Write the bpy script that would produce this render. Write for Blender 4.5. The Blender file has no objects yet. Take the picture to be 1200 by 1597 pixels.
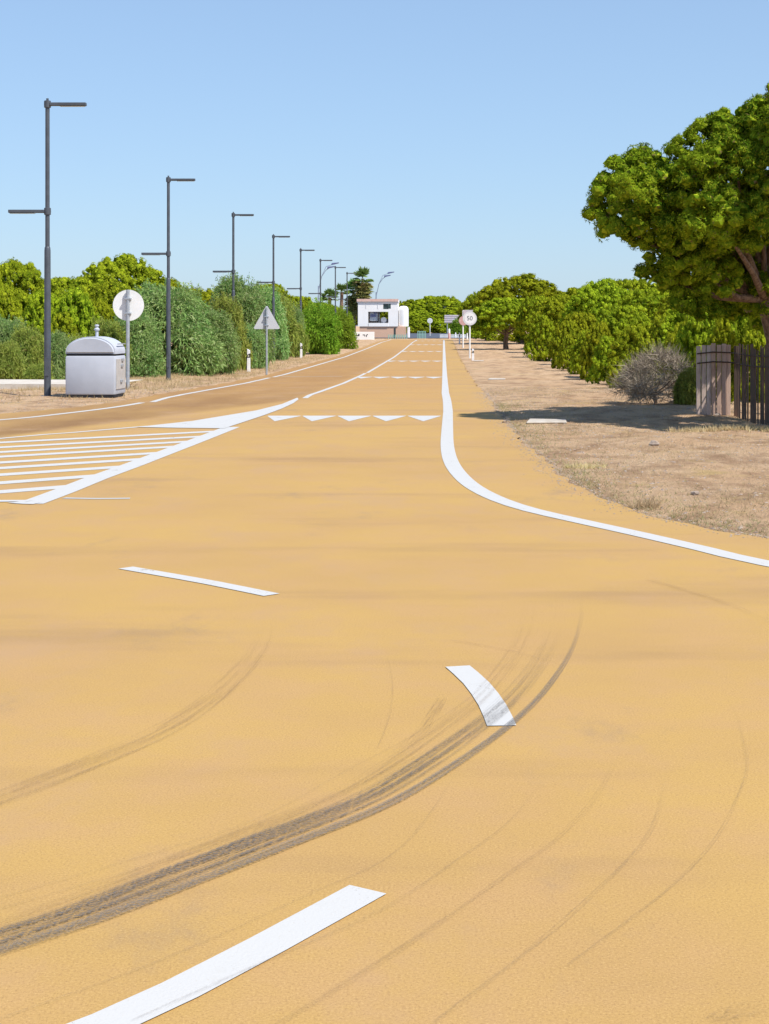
import bpy, bmesh, math, random
import numpy as np
from mathutils import Vector, Matrix

C = bpy.context.scene.collection
scene = bpy.context.scene

# ---------------------------------------------------------------- camera, sky, sun, exposure
EYE = 1.7            # eye height, metres
FPX = 2400.0         # focal length in photograph pixels (1200 wide)
VU, VV = 692.0, 508.0
cam_d = bpy.data.cameras.new('camera')
cam = bpy.data.objects.new('camera', cam_d)
C.objects.link(cam)
cam.location = (0, 0, EYE)
cam.rotation_euler = (math.radians(90), 0, 0)
cam_d.sensor_fit = 'HORIZONTAL'
cam_d.sensor_width = 36
cam_d.lens = FPX / 1200 * 36
cam_d.shift_x = -(VU - 600) / 1200
cam_d.shift_y = -(798.5 - VV) / 1200
cam_d.clip_end = 9000
scene.camera = cam

SUN_EL = math.radians(55)
SUN_H = Vector((0.80, -0.60, 0)).normalized()
sun_dir = Vector((SUN_H.x * math.cos(SUN_EL), SUN_H.y * math.cos(SUN_EL), math.sin(SUN_EL)))
world = bpy.data.worlds.new('World')
scene.world = world
world.use_nodes = True
wn = world.node_tree
bg = wn.nodes['Background']
sky = wn.nodes.new('ShaderNodeTexSky')
sky.sky_type = 'NISHITA'
sky.sun_disc = False
sky.sun_elevation = SUN_EL
sky.sun_rotation = math.atan2(SUN_H.x, SUN_H.y)
sky.altitude = 0
sky.air_density = 1.0
sky.dust_density = 0.5
sky.ozone_density = 8.0
# thin summer haze: strongest low down all the way round, gone overhead
wtc = wn.nodes.new('ShaderNodeTexCoord'); wsp = wn.nodes.new('ShaderNodeSeparateXYZ'); wmr = wn.nodes.new('ShaderNodeMapRange')
wmx = wn.nodes.new('ShaderNodeMix'); wmx.data_type = 'RGBA'
wn.links.new(wtc.outputs['Generated'], wsp.inputs[0]); wn.links.new(wsp.outputs[2], wmr.inputs[0])
wmr.inputs[1].default_value = 0.0; wmr.inputs[2].default_value = 0.75; wmr.inputs[3].default_value = 0.58; wmr.inputs[4].default_value = 0.05
wn.links.new(wmr.outputs[0], wmx.inputs[0]); wn.links.new(sky.outputs[0], wmx.inputs[6])
wmx.inputs[7].default_value = (3.2, 4.35, 5.7, 1)
wn.links.new(wmx.outputs[2], bg.inputs[0])
bg.inputs[1].default_value = 0.138
sun_d = bpy.data.lights.new('sun', 'SUN')
sun_d.energy = 5.0
sun_d.angle = math.radians(0.53)
sun_d.color = (1.0, 0.95, 0.87)
sun = bpy.data.objects.new('sun', sun_d)
C.objects.link(sun)
sun.location = sun_dir * 60
sun.rotation_euler = sun_dir.to_track_quat('Z', 'Y').to_euler()
scene.view_settings.view_transform = 'Standard'
scene.view_settings.look = 'None'
scene.view_settings.exposure = 0.2
scene.view_settings.gamma = 1
scene.render.engine = 'CYCLES'
scene.cycles.max_bounces = 8
scene.cycles.transparent_max_bounces = 16

# ---------------------------------------------------------------- levels of the ground
KN = [(-4000, 0), (38, 0), (50, -.17), (62, -.27), (100, -.33), (130, -.21), (160, -.02), (185, 0), (9000, 0)]
KX = np.array([k[0] for k in KN], float)
KZ = np.array([k[1] for k in KN], float)

def prof(y):
    """long profile of the road: a shallow dip at mid distance"""
    y = np.asarray(y, float)
    i = np.clip(np.searchsorted(KX, y) - 1, 0, len(KX) - 2)
    t = np.clip((y - KX[i]) / (KX[i + 1] - KX[i]), 0, 1)
    return KZ[i] + (KZ[i + 1] - KZ[i]) * t

def sm(a, b, x):
    t = np.clip((np.asarray(x, float) - a) / (b - a), 0, 1)
    return t * t * (3 - 2 * t)

XR = [(7.2, 400), (7.5, 60), (8.0, 15), (8.8, 8), (10.2, 4.6), (11.2, 3.35), (12.3, 2.62), (13.2, 2.1), (14.2, 1.72), (15.6, 1.5),
      (17.2, 1.38), (20, 1.25), (25, 1.12), (32, 1.08), (40, 1.05), (400, 1.05)]
XL = [(22.0, -400), (22.5, -60), (23.5, -18), (25.2, -12.2), (27, -10.1), (29, -8.9), (31.5, -7.9), (35, -7.25), (40, -7.1), (400, -7.1)]

def xr(y): return np.interp(y, [p[0] for p in XR], [p[1] for p in XR])
def xl(y): return np.interp(y, [p[0] for p in XL], [p[1] for p in XL])

def wave(x, y):
    return (np.sin(x * .9 + 1.3) * np.cos(y * .7 + .4) + .6 * np.sin(x * 2.1 - y * 1.7 + 2) + .4 * np.sin(x * 4.3 + y * 3.1))

def out(x, y):
    """metres outside the painted road (negative on it)"""
    return np.maximum(np.asarray(x) - xr(y), xl(y) - np.asarray(x))

def gz(x, y):
    d = np.where(np.asarray(y) > 192, 5.0, out(x, y))
    b = .03 * wave(x, y) + .03
    return prof(y) - .03 + .024 * sm(-.02, .22, d) + b * sm(.3, 2.2, d)

def G(u, v):
    """a measured spot of the photograph's ground, in metres (x, y)"""
    y = FPX * EYE / (v - VV)
    for _ in range(12):
        y = FPX * (EYE - float(prof(y))) / (v - VV)
    return ((u - VU) * y / FPX, y)

def at_dist(u, v, y):
    """x and height of a measured spot that stands y metres away"""
    return (u - VU) * y / FPX, EYE + (VV - v) * y / FPX

# ---------------------------------------------------------------- materials
def nd(nt, typ, **kw):
    n = nt.nodes.new(typ)
    for k, v in kw.items():
        setattr(n, k, v)
    return n

def math_n(nt, op, a, b=None, c=None, clamp=False):
    n = nd(nt, 'ShaderNodeMath', operation=op)
    n.use_clamp = clamp
    for i, s in enumerate((a, b, c)):
        if s is None: continue
        if isinstance(s, (int, float)): n.inputs[i].default_value = s
        else: nt.links.new(s, n.inputs[i])
    return n.outputs[0]

def noise(nt, vec, scale, detail=4, rough=.55, dist=0.0):
    n = nd(nt, 'ShaderNodeTexNoise')
    n.inputs['Scale'].default_value = scale
    n.inputs['Detail'].default_value = detail
    n.inputs['Roughness'].default_value = rough
    n.inputs['Distortion'].default_value = dist
    if vec is not None: nt.links.new(vec, n.inputs['Vector'])
    return n.outputs['Fac']

def ramp(nt, fac, lo, hi):
    n = nd(nt, 'ShaderNodeMapRange', interpolation_type='SMOOTHSTEP')
    n.inputs['From Min'].default_value = lo
    n.inputs['From Max'].default_value = hi
    nt.links.new(fac, n.inputs['Value'])
    return n.outputs['Result']

def mixc(nt, fac, a, b, blend='MIX'):
    n = nd(nt, 'ShaderNodeMix', data_type='RGBA', blend_type=blend)
    for s, k in ((fac, 0), (a, 6), (b, 7)):
        if isinstance(s, (int, float)): n.inputs[k].default_value = s
        elif isinstance(s, tuple): n.inputs[k].default_value = (*s, 1)
        else: nt.links.new(s, n.inputs[k])
    return n.outputs[2]

def mapping(nt, vec, scale=(1, 1, 1), rot=(0, 0, 0)):
    n = nd(nt, 'ShaderNodeMapping')
    n.inputs['Scale'].default_value = scale
    n.inputs['Rotation'].default_value = rot
    nt.links.new(vec, n.inputs['Vector'])
    return n.outputs[0]

def bump(nt, bs, height, strength, dist):
    n = nd(nt, 'ShaderNodeBump')
    n.inputs['Strength'].default_value = strength
    n.inputs['Distance'].default_value = dist
    nt.links.new(height, n.inputs['Height'])
    nt.links.new(n.outputs[0], bs.inputs['Normal'])

def new_mat(name):
    m = bpy.data.materials.new(name)
    m.use_nodes = True
    nt = m.node_tree
    bs = nt.nodes['Principled BSDF']
    bs.inputs['Specular IOR Level'].default_value = .3
    tc = nd(nt, 'ShaderNodeTexCoord')
    return m, nt, bs, tc.outputs['Object']

def simple(name, c1, c2=None, scale=6, rough=.6, metal=0, bstr=0, bscale=40, spec=.3):
    m, nt, bs, oc = new_mat(name)
    c2 = c2 or tuple(x * .8 for x in c1)
    f = ramp(nt, noise(nt, oc, scale, 5, .6), .35, .68)
    nt.links.new(mixc(nt, f, c1, c2), bs.inputs['Base Color'])
    bs.inputs['Roughness'].default_value = rough
    bs.inputs['Metallic'].default_value = metal
    bs.inputs['Specular IOR Level'].default_value = spec
    if bstr: bump(nt, bs, noise(nt, oc, bscale, 4), bstr, .01)
    return m

def foliage_mat(name, cols, nscale=1.2, trans=.3):
    m = bpy.data.materials.new(name)
    m.use_nodes = True
    nt = m.node_tree
    nt.nodes.clear()
    o = nd(nt, 'ShaderNodeOutputMaterial')
    geo = nd(nt, 'ShaderNodeNewGeometry')
    tc = nd(nt, 'ShaderNodeTexCoord')
    oi = nd(nt, 'ShaderNodeObjectInfo')
    n1 = noise(nt, tc.outputs['Object'], nscale, 3)
    f1 = ramp(nt, n1, .36, .64)
    col = mixc(nt, f1, cols[0], cols[1])
    isl = ramp(nt, geo.outputs['Random Per Island'], .55, 1.0)
    col = mixc(nt, math_n(nt, 'MULTIPLY', isl, .75), col, cols[2])
    if len(cols) > 3:
        isd = ramp(nt, geo.outputs['Random Per Island'], .05, .0)
        col = mixc(nt, isd, col, cols[3])
    v = math_n(nt, 'MULTIPLY_ADD', oi.outputs['Random'], .40, .86)
    hsv = nd(nt, 'ShaderNodeHueSaturation')
    nt.links.new(v, hsv.inputs['Value'])
    h = math_n(nt, 'MULTIPLY_ADD', oi.outputs['Random'], .035, .492)
    nt.links.new(h, hsv.inputs['Hue'])
    nt.links.new(col, hsv.inputs['Color'])
    d = nd(nt, 'ShaderNodeBsdfDiffuse')
    t = nd(nt, 'ShaderNodeBsdfTranslucent')
    mx = nd(nt, 'ShaderNodeMixShader')
    mx.inputs[0].default_value = trans
    nt.links.new(hsv.outputs[0], d.inputs[0]); nt.links.new(hsv.outputs[0], t.inputs[0])
    nt.links.new(d.outputs[0], mx.inputs[1]); nt.links.new(t.outputs[0], mx.inputs[2])
    nt.links.new(mx.outputs[0], o.inputs[0])
    return m

def road_material():
    m, nt, bs, oc = new_mat('ochre_road_coating')
    sep = nd(nt, 'ShaderNodeSeparateXYZ'); nt.links.new(oc, sep.inputs[0])
    X, Y = sep.outputs[0], sep.outputs[1]
    big = ramp(nt, noise(nt, oc, .35, 5, .6), .35, .68)
    mid = ramp(nt, noise(nt, oc, 1.7, 6, .65), .38, .7)
    col = mixc(nt, big, (.490, .308, .096), (.445, .274, .100))
    col = mixc(nt, math_n(nt, 'MULTIPLY', mid, .55), col, (.47, .285, .13))
    # rubbed lane, with streaks along the direction of travel
    dline = math_n(nt, 'SUBTRACT', math_n(nt, 'MULTIPLY_ADD', X, -3.44, Y), 46.4)
    lane = math_n(nt, 'MULTIPLY', ramp(nt, dline, -.4, 1.6), ramp(nt, X, -3.1, -3.7))
    lane = math_n(nt, 'MULTIPLY', lane, ramp(nt, X, -9.5, -6.3))
    lane = math_n(nt, 'MULTIPLY', lane, ramp(nt, Y, 150, 90))
    stre = noise(nt, mapping(nt, oc, (.55, .16, 1)), 1.5, 5, .6)
    lf = math_n(nt, 'MULTIPLY', lane, math_n(nt, 'MULTIPLY_ADD', ramp(nt, stre, .3, .7), .5, .5))
    col = mixc(nt, math_n(nt, 'MULTIPLY', lf, 1.0), col, (.225, .122, .048))
    # the far right lane is a little browner than the junction
    far = math_n(nt, 'MULTIPLY', ramp(nt, Y, 22, 50), ramp(nt, X, .35, -.1))
    col = mixc(nt, math_n(nt, 'MULTIPLY', far, .55), col, (.45, .245, .085))
    # transverse rubbed bands
    bnd = ramp(nt, noise(nt, mapping(nt, oc, (.12, .5, 1)), 1.6, 4, .6), .52, .75)
    col = mixc(nt, math_n(nt, 'MULTIPLY', bnd, .6), col, (.31, .19, .095))
    # grey rubber dust and hairline scuffs
    dust = ramp(nt, noise(nt, mapping(nt, oc, (1.0, .55, 1), (0, 0, .6)), 1.1, 7, .7), .56, .8)
    col = mixc(nt, math_n(nt, 'MULTIPLY', dust, .75), col, (.29, .20, .13))
    # stone grain
    gr = noise(nt, oc, 125, 4, .85)
    col = mixc(nt, math_n(nt, 'MULTIPLY', ramp(nt, gr, .50, .34), .55), col, (.22, .125, .055))
    col = mixc(nt, math_n(nt, 'MULTIPLY', ramp(nt, gr, .54, .68), .5), col, (.70, .49, .21))
    fr = noise(nt, mapping(nt, oc, (1, .7, 1)), 75, 5, .8)
    col = mixc(nt, math_n(nt, 'MULTIPLY', ramp(nt, fr, .54, .68), .6), col, (.33, .195, .085))
    pat = ramp(nt, noise(nt, mapping(nt, oc, (.8, .5, 1)), .9, 6, .7), .50, .70)
    col = mixc(nt, math_n(nt, 'MULTIPLY', pat, .5), col, (.42, .265, .15))
    g2 = noise(nt, oc, 38, 4, .7)
    col = mixc(nt, math_n(nt, 'MULTIPLY', ramp(nt, g2, .62, .75), .3), col, (.24, .15, .07))
    nt.links.new(col, bs.inputs['Base Color'])
    bs.inputs['Roughness'].default_value = .85
    bs.inputs['Specular IOR Level'].default_value = .2
    h = math_n(nt, 'ADD', gr, math_n(nt, 'MULTIPLY', noise(nt, oc, 60, 3), .8))
    bump(nt, bs, h, .16, .004)
    return m

def paint_material(name, tone=.80, wear=.55):
    m, nt, bs, oc = new_mat(name)
    f = ramp(nt, noise(nt, oc, 9, 6, .7), .55, .85)
    col = mixc(nt, math_n(nt, 'MULTIPLY', f, .35), (tone, tone * .985, tone * .94), (tone * .72, tone * .66, tone * .56))
    g = noise(nt, oc, 120, 3, .7)
    col = mixc(nt, math_n(nt, 'MULTIPLY', ramp(nt, g, .62, .78), wear), col, (.42, .3, .16))
    nt.links.new(col, bs.inputs['Base Color'])
    bs.inputs['Roughness'].default_value = .6
    bump(nt, bs, noise(nt, oc, 130, 3), .3, .004)
    # chips where the coating shows through
    ch = math_n(nt, 'ADD', math_n(nt, 'MULTIPLY', noise(nt, oc, 60, 5, .8), .7), math_n(nt, 'MULTIPLY', noise(nt, oc, 3.5, 4), .5))
    tr = nd(nt, 'ShaderNodeBsdfTransparent'); mx = nd(nt, 'ShaderNodeMixShader')
    nt.links.new(ramp(nt, ch, .71, .79), mx.inputs[0]); nt.links.new(bs.outputs[0], mx.inputs[1]); nt.links.new(tr.outputs[0], mx.inputs[2])
    nt.links.new(mx.outputs[0], nt.nodes['Material Output'].inputs[0])
    return m

def ground_material():
    m, nt, bs, oc = new_mat('dry_sandy_soil')
    a = ramp(nt, noise(nt, oc, .45, 6, .65), .35, .65)
    b = ramp(nt, noise(nt, mapping(nt, oc, (1, .6, 1)), 1.6, 7, .7), .42, .66)
    col = mixc(nt, a, (.58, .38, .22), (.64, .45, .28))
    col = mixc(nt, math_n(nt, 'MULTIPLY', b, .85), col, (.33, .20, .115))
    c = ramp(nt, noise(nt, oc, .8, 5, .6, .5), .55, .72)
    col = mixc(nt, math_n(nt, 'MULTIPLY', c, .7), col, (.52, .37, .15))
    l = ramp(nt, noise(nt, mapping(nt, oc, (1, 1, 1), (0, 0, .5)), 14, 6, .75), .58, .72)
    col = mixc(nt, math_n(nt, 'MULTIPLY', l, .6), col, (.25, .16, .095))
    p = ramp(nt, noise(nt, oc, 22, 5, .7), .62, .74)
    col = mixc(nt, math_n(nt, 'MULTIPLY', p, .6), col, (.70, .58, .45))
    nt.links.new(col, bs.inputs['Base Color'])
    bs.inputs['Roughness'].default_value = .95
    bs.inputs['Specular IOR Level'].default_value = .1
    h = math_n(nt, 'ADD', noise(nt, oc, 7, 7, .75), math_n(nt, 'MULTIPLY', noise(nt, oc, 45, 4), .5))
    bump(nt, bs, h, .9, .09)
    return m

def mark_material(name, col, ks, lo, hi, strength, grain=.6, v0=.35, v1=1.0):
    """rubber on the road: streaks across the track, broken up by the road's grain"""
    m = bpy.data.materials.new(name)
    m.use_nodes = True
    nt = m.node_tree
    bs = nt.nodes['Principled BSDF']
    o = nt.nodes['Material Output']
    tc = nd(nt, 'ShaderNodeTexCoord')
    sep = nd(nt, 'ShaderNodeSeparateXYZ'); nt.links.new(tc.outputs['UV'], sep.inputs[0])
    U, V = sep.outputs[0], sep.outputs[1]
    st = noise(nt, mapping(nt, tc.outputs['UV'], (ks, 4.5, 1)), 1.0, 5, .65)
    al = ramp(nt, st, lo, hi)
    e = math_n(nt, 'ABSOLUTE', math_n(nt, 'MULTIPLY_ADD', U, 2, -1))
    al = math_n(nt, 'MULTIPLY', al, ramp(nt, e, 1.0, .75))
    al = math_n(nt, 'MULTIPLY', al, ramp(nt, V, v1, v0))
    al = math_n(nt, 'MULTIPLY', al, ramp(nt, V, 0, .03))
    g = ramp(nt, noise(nt, tc.outputs['Object'], 95, 4, .75), .36, .62)
    al = math_n(nt, 'MULTIPLY', al, math_n(nt, 'MULTIPLY_ADD', g, grain, 1 - grain))
    al = math_n(nt, 'MULTIPLY', al, strength, clamp=True)
    bs.inputs['Base Color'].default_value = (*col, 1)
    bs.inputs['Roughness'].default_value = .8
    tr = nd(nt, 'ShaderNodeBsdfTransparent')
    mx = nd(nt, 'ShaderNodeMixShader')
    nt.links.new(al, mx.inputs[0]); nt.links.new(tr.outputs[0], mx.inputs[1]); nt.links.new(bs.outputs[0], mx.inputs[2])
    nt.links.new(mx.outputs[0], o.inputs[0])
    return m

def wood_material(name, a, b, c):
    m, nt, bs, oc = new_mat(name)
    oi = nd(nt, 'ShaderNodeObjectInfo')
    col = mixc(nt, oi.outputs['Random'], a, b)
    g = noise(nt, mapping(nt, oc, (28, 28, 2.2)), 1.5, 5, .7)
    col = mixc(nt, ramp(nt, g, .5, .7), col, c)
    s = ramp(nt, noise(nt, oc, 2.3, 4), .5, .7)
    col = mixc(nt, math_n(nt, 'MULTIPLY', s, .45), col, (.25, .12, .07))
    nt.links.new(col, bs.inputs['Base Color'])
    bs.inputs['Roughness'].default_value = .85
    bump(nt, bs, g, .5, .01)
    return m

def brick_material():
    m, nt, bs, oc = new_mat('brick_plinth')
    br = nd(nt, 'ShaderNodeTexBrick')
    br.inputs['Color1'].default_value = (.74, .46, .32, 1)
    br.inputs['Color2'].default_value = (.68, .41, .28, 1)
    br.inputs['Mortar'].default_value = (.5, .38, .28, 1)
    br.inputs['Scale'].default_value = 4
    nt.links.new(mapping(nt, oc, (1, 1, 1), (math.radians(90), 0, 0)), br.inputs['Vector'])
    nt.links.new(br.outputs[0], bs.inputs['Base Color'])
    bs.inputs['Roughness'].default_value = .9
    return m

def bark_material():
    m, nt, bs, oc = new_mat('pine_bark')
    g = noise(nt, mapping(nt, oc, (5, 5, 1.4)), 3, 6, .7)
    nt.links.new(mixc(nt, ramp(nt, g, .35, .65), (.11, .07, .045), (.26, .18, .13)), bs.inputs['Base Color'])
    bs.inputs['Roughness'].default_value = .95
    bump(nt, bs, g, .9, .03)
    return m

M = {}
M['road'] = road_material()
M['paint'] = paint_material('white_road_paint', .55)
M['faded'] = paint_material('faded_road_paint', .46, .9)
M['ground'] = ground_material()
M['path'] = simple('pale_concrete_path', (.62, .57, .50), (.52, .46, .38), 3, .9, 0, .4, 30)
M['asphalt'] = simple('grey_asphalt', (.10, .115, .145), (.07, .08, .10), 2, .85, 0, .3, 60)
M['pole'] = simple('grey_painted_steel', (.105, .118, .138), (.085, .095, .11), 5, .45, .3)
M['galv'] = simple('galvanised_steel', (.46, .50, .54), (.37, .40, .44), 9, .45, .45)
M['plate'] = simple('sign_back_aluminium', (.86, .87, .86), (.80, .81, .80), 4, .5, 0)
M['plate_grey'] = simple('dull_sign_back_aluminium', (.60, .615, .64), (.54, .555, .58), 4, .55, 0)
M['bin'] = simple('light_grey_painted_steel', (.47, .50, .565), (.435, .465, .525), 2.5, .75, 0, 0, 40, .08)
M['binside'] = simple('grey_vent_panel', (.50, .48, .46), (.44, .42, .40), 6, .5)
M['rubber'] = simple('black_rubber', (.015, .016, .02), (.025, .025, .03), 8, .7)
M['white'] = simple('white_plastic', (.86, .86, .87), (.80, .79, .78), 6, .45)
M['black'] = simple('black_plastic', (.02, .02, .022), (.03, .03, .03), 6, .5)
M['refl'] = simple('reflector_film', (.55, .52, .42), (.5, .47, .4), 5, .3)
M['wall'] = simple('white_render', (.87, .86, .85), (.83, .82, .81), 1.5, .85)
M['brick'] = brick_material()
M['tile'] = simple('pale_clay_coping', (.62, .40, .33), (.70, .50, .43), 3, .8)
M['dark'] = simple('dark_glass', (.03, .05, .06), (.05, .08, .07), 2, .15, 0, 0, 40, .6)
M['poster'] = simple('faded_blue_poster', (.30, .36, .44), (.58, .61, .64), 2.2, .5)
M['teal'] = simple('teal_painted_steel', (.20, .42, .38), (.26, .48, .42), 4, .5)
M['wood'] = wood_material('weathered_fence_wood', (.56, .46, .40), (.46, .31, .23), (.30, .22, .18))
M['wood_shaded'] = wood_material('shade_tinted_fence_wood', (.11, .075, .055), (.08, .055, .04), (.045, .03, .025))  # same fence wood, with the pine's shade put into its colour
M['wire'] = simple('rusty_strap', (.05, .04, .035), (.09, .05, .03), 9, .8)
M['bark'] = bark_material()
M['stone'] = simple('dusty_stone', (.40, .32, .25), (.27, .21, .17), 7, .95, 0, .6, 20)
M['slab'] = simple('pale_concrete', (.55, .50, .43), (.44, .38, .31), 5, .9, 0, .4, 30)
M['red'] = simple('faded_red_film', (.58, .33, .31), (.66, .45, .42), 5, .5)
M['signface'] = simple('white_sign_film', (.70, .70, .71), (.64, .64, .64), 5, .45)
M['pinkplate'] = simple('weathered_sign_board', (.55, .54, .60), (.62, .50, .50), 1.2, .5)
M['bluepole'] = simple('pale_blue_grey_steel', (.30, .36, .46), (.25, .30, .40), 4, .45, .2)
M['bluehead'] = simple('slate_blue_lamp_housing', (.16, .18, .33), (.12, .14, .26), 4, .4)
M['pine'] = foliage_mat('stone_pine_needles', [(.130, .180, .009), (.285, .330, .015), (.50, .50, .03), (.16, .12, .04)], 1.1, .12)
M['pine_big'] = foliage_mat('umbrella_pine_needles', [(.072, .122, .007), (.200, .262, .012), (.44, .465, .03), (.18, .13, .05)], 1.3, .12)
M['acacia'] = foliage_mat('blue_green_wattle_leaves', [(.20, .36, .10), (.30, .43, .13), (.52, .56, .28), (.22, .18, .08)], .8, .28)
M['acacia2'] = foliage_mat('olive_shrub_leaves', [(.24, .32, .06), (.33, .38, .07), (.48, .47, .14), (.24, .17, .07)], .9, .28)
M['bright'] = foliage_mat('fresh_green_shrub_leaves', [(.15, .26, .02), (.24, .34, .03), (.34, .42, .05), (.12, .12, .03)], 1.0, .22)
M['deadtwig'] = foliage_mat('dead_grey_twigs', [(.25, .195, .16), (.32, .255, .21), (.40, .325, .265), (.19, .17, .08)], 1.4, .15)
M['straw'] = foliage_mat('dry_straw_grass', [(.50, .38, .20), (.58, .44, .25), (.66, .54, .34), (.35, .24, .12)], .6, .25)
M['litter'] = foliage_mat('brown_needle_litter', [(.20, .12, .07), (.26, .16, .09), (.34, .22, .13), (.12, .08, .05)], .6, .1)
M['weed'] = foliage_mat('sparse_green_weed', [(.38, .38, .17), (.46, .42, .20), (.56, .48, .27), (.42, .32, .15)], .8, .25)
M['palm'] = foliage_mat('palm_fronds', [(.12, .21, .05), (.18, .28, .06), (.26, .36, .09)], .8)
M['palm_dead'] = foliage_mat('dead_palm_fronds', [(.34, .28, .10), (.26, .28, .08), (.48, .36, .18)], .8)

# ---------------------------------------------------------------- mesh helpers
class MB:
    def __init__(s): s.v = []; s.f = []
    def add(s, vs, fs):
        n = len(s.v); s.v += [tuple(p) for p in vs]; s.f += [tuple(i + n for i in f) for f in fs]
        return s
    def box(s, a, b):
        x0, y0, z0 = a; x1, y1, z1 = b
        return s.add([(x0, y0, z0), (x1, y0, z0), (x1, y1, z0), (x0, y1, z0), (x0, y0, z1), (x1, y0, z1), (x1, y1, z1), (x0, y1, z1)],
                     [(0, 3, 2, 1), (4, 5, 6, 7), (0, 1, 5, 4), (1, 2, 6, 5), (2, 3, 7, 6), (3, 0, 4, 7)])
    def tube(s, pts, rads, n=10):
        pts = [Vector(p) for p in pts]
        rings = []
        for i, p in enumerate(pts):
            d = (pts[min(i + 1, len(pts) - 1)] - pts[max(i - 1, 0)]).normalized()
            a = d.orthogonal().normalized() if abs(d.z) < .95 else Vector((1, 0, 0))
            a = (a - d * a.dot(d)).normalized()
            if i and rings:
                pa = prev - d * prev.dot(d)
                if pa.length > 1e-4: a = pa.normalized()
            prev = a
            b = d.cross(a)
            rings.append([p + (a * math.cos(t) + b * math.sin(t)) * rads[i] for t in [2 * math.pi * k / n for k in range(n)]])
        vs = [q for r in rings for q in r]
        fs = []
        for i in range(len(rings) - 1):
            for k in range(n):
                fs.append((i * n + k, i * n + (k + 1) % n, (i + 1) * n + (k + 1) % n, (i + 1) * n + k))
        fs.append(tuple(range(n))[::-1]); fs.append(tuple((len(rings) - 1) * n + k for k in range(n)))
        return s.add(vs, fs)
    def lathe(s, prof_pts, n=14, c=(0, 0)):
        return s.tube([(c[0], c[1], z) for r, z in prof_pts], [r for r, z in prof_pts], n)
    def disc_y(s, c, r, t, n=36):
        """a round plate facing along y"""
        vs = []
        for y in (c[1] - t / 2, c[1] + t / 2):
            vs += [(c[0] + r * math.cos(a), y, c[2] + r * math.sin(a)) for a in [2 * math.pi * k / n for k in range(n)]]
        fs = [tuple(range(n)), tuple(range(n, 2 * n))[::-1]]
        fs += [(k, n + k, n + (k + 1) % n, (k + 1) % n) for k in range(n)]
        return s.add(vs, fs)
    def prism_y(s, outline, y0, y1):
        n = len(outline)
        vs = [(x, y0, z) for x, z in outline] + [(x, y1, z) for x, z in outline]
        fs = [tuple(range(n)), tuple(range(n, 2 * n))[::-1]]
        fs += [(k, n + k, n + (k + 1) % n, (k + 1) % n) for k in range(n)]
        return s.add(vs, fs)
    def build(s, name, m, parent=None, smooth=False, bevel=0):
        me = bpy.data.meshes.new(name)
        me.from_pydata(s.v, [], s.f)
        bm = bmesh.new(); bm.from_mesh(me)
        bmesh.ops.recalc_face_normals(bm, faces=bm.faces)
        if bevel:
            bmesh.ops.bevel(bm, geom=[e for e in bm.edges], offset=bevel, segments=2, affect='EDGES', profile=.5)
        bm.to_mesh(me); bm.free()
        if smooth:
            for p in me.polygons: p.use_smooth = True
            if hasattr(me, 'set_sharp_from_angle'): me.set_sharp_from_angle(angle=math.radians(40))
        me.materials.append(m)
        o = bpy.data.objects.new(name, me)
        C.objects.link(o)
        if parent: o.parent = parent
        return o

def tag(o, label=None, cat=None, group=None, kind=None):
    for k, v in (('label', label), ('category', cat), ('group', group), ('kind', kind)):
        if v: o[k] = v
    return o

def empty(name, loc, label=None, cat=None, group=None, rz=0):
    o = bpy.data.objects.new(name, None)
    C.objects.link(o)
    o.location = loc; o.rotation_euler = (0, 0, rz); o.empty_display_size = .2
    return tag(o, label, cat, group)

def dup(root, loc, label=None, group=None, scale=None, rz=None):
    r = root.copy(); C.objects.link(r); r.location = loc
    if label: r['label'] = label
    if group: r['group'] = group
    if scale is not None: r.scale = scale
    if rz is not None: r.rotation_euler = (0, 0, rz)
    for ch in list(root.children):
        c = ch.copy(); C.objects.link(c); c.parent = r
        for g in ch.children:
            d = g.copy(); C.objects.link(d); d.parent = c
    return r

def np_mesh(name, verts, k, m, parent=None):
    """verts (n*k,3): n separate faces of k corners"""
    me = bpy.data.meshes.new(name)
    nv = len(verts); nf = nv // k
    me.vertices.add(nv); me.vertices.foreach_set('co', np.ascontiguousarray(verts, np.float32).ravel())
    me.loops.add(nv); me.loops.foreach_set('vertex_index', np.arange(nv, dtype=np.int32))
    me.polygons.add(nf)
    me.polygons.foreach_set('loop_start', np.arange(0, nv, k, dtype=np.int32))
    me.polygons.foreach_set('loop_total', np.full(nf, k, np.int32))
    me.update(calc_edges=True)
    me.materials.append(m)
    return me

def link_mesh(name, me, parent=None):
    o = bpy.data.objects.new(name, me); C.objects.link(o)
    if parent: o.parent = parent
    return o

def catmull(pts, step):
    pts = [Vector(p) for p in pts]
    res = []
    for i in range(len(pts) - 1):
        p0 = pts[max(i - 1, 0)]; p1 = pts[i]; p2 = pts[i + 1]; p3 = pts[min(i + 2, len(pts) - 1)]
        n = max(2, int((p2 - p1).length / step))
        for k in range(n):
            t = k / n
            res.append(.5 * ((2 * p1) + (p2 - p0) * t + (2 * p0 - 5 * p1 + 4 * p2 - p3) * t * t + (3 * p1 - p0 - 3 * p2 + p3) * t ** 3))
    res.append(pts[-1])
    return res

# ---------------------------------------------------------------- ground and road
def grid_lines(segs):
    r = []
    for a, b, st in segs:
        n = max(1, int(round((b - a) / st)))
        r += [a + (b - a) * k / n for k in range(n)]
    return r + [segs[-1][1]]

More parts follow.
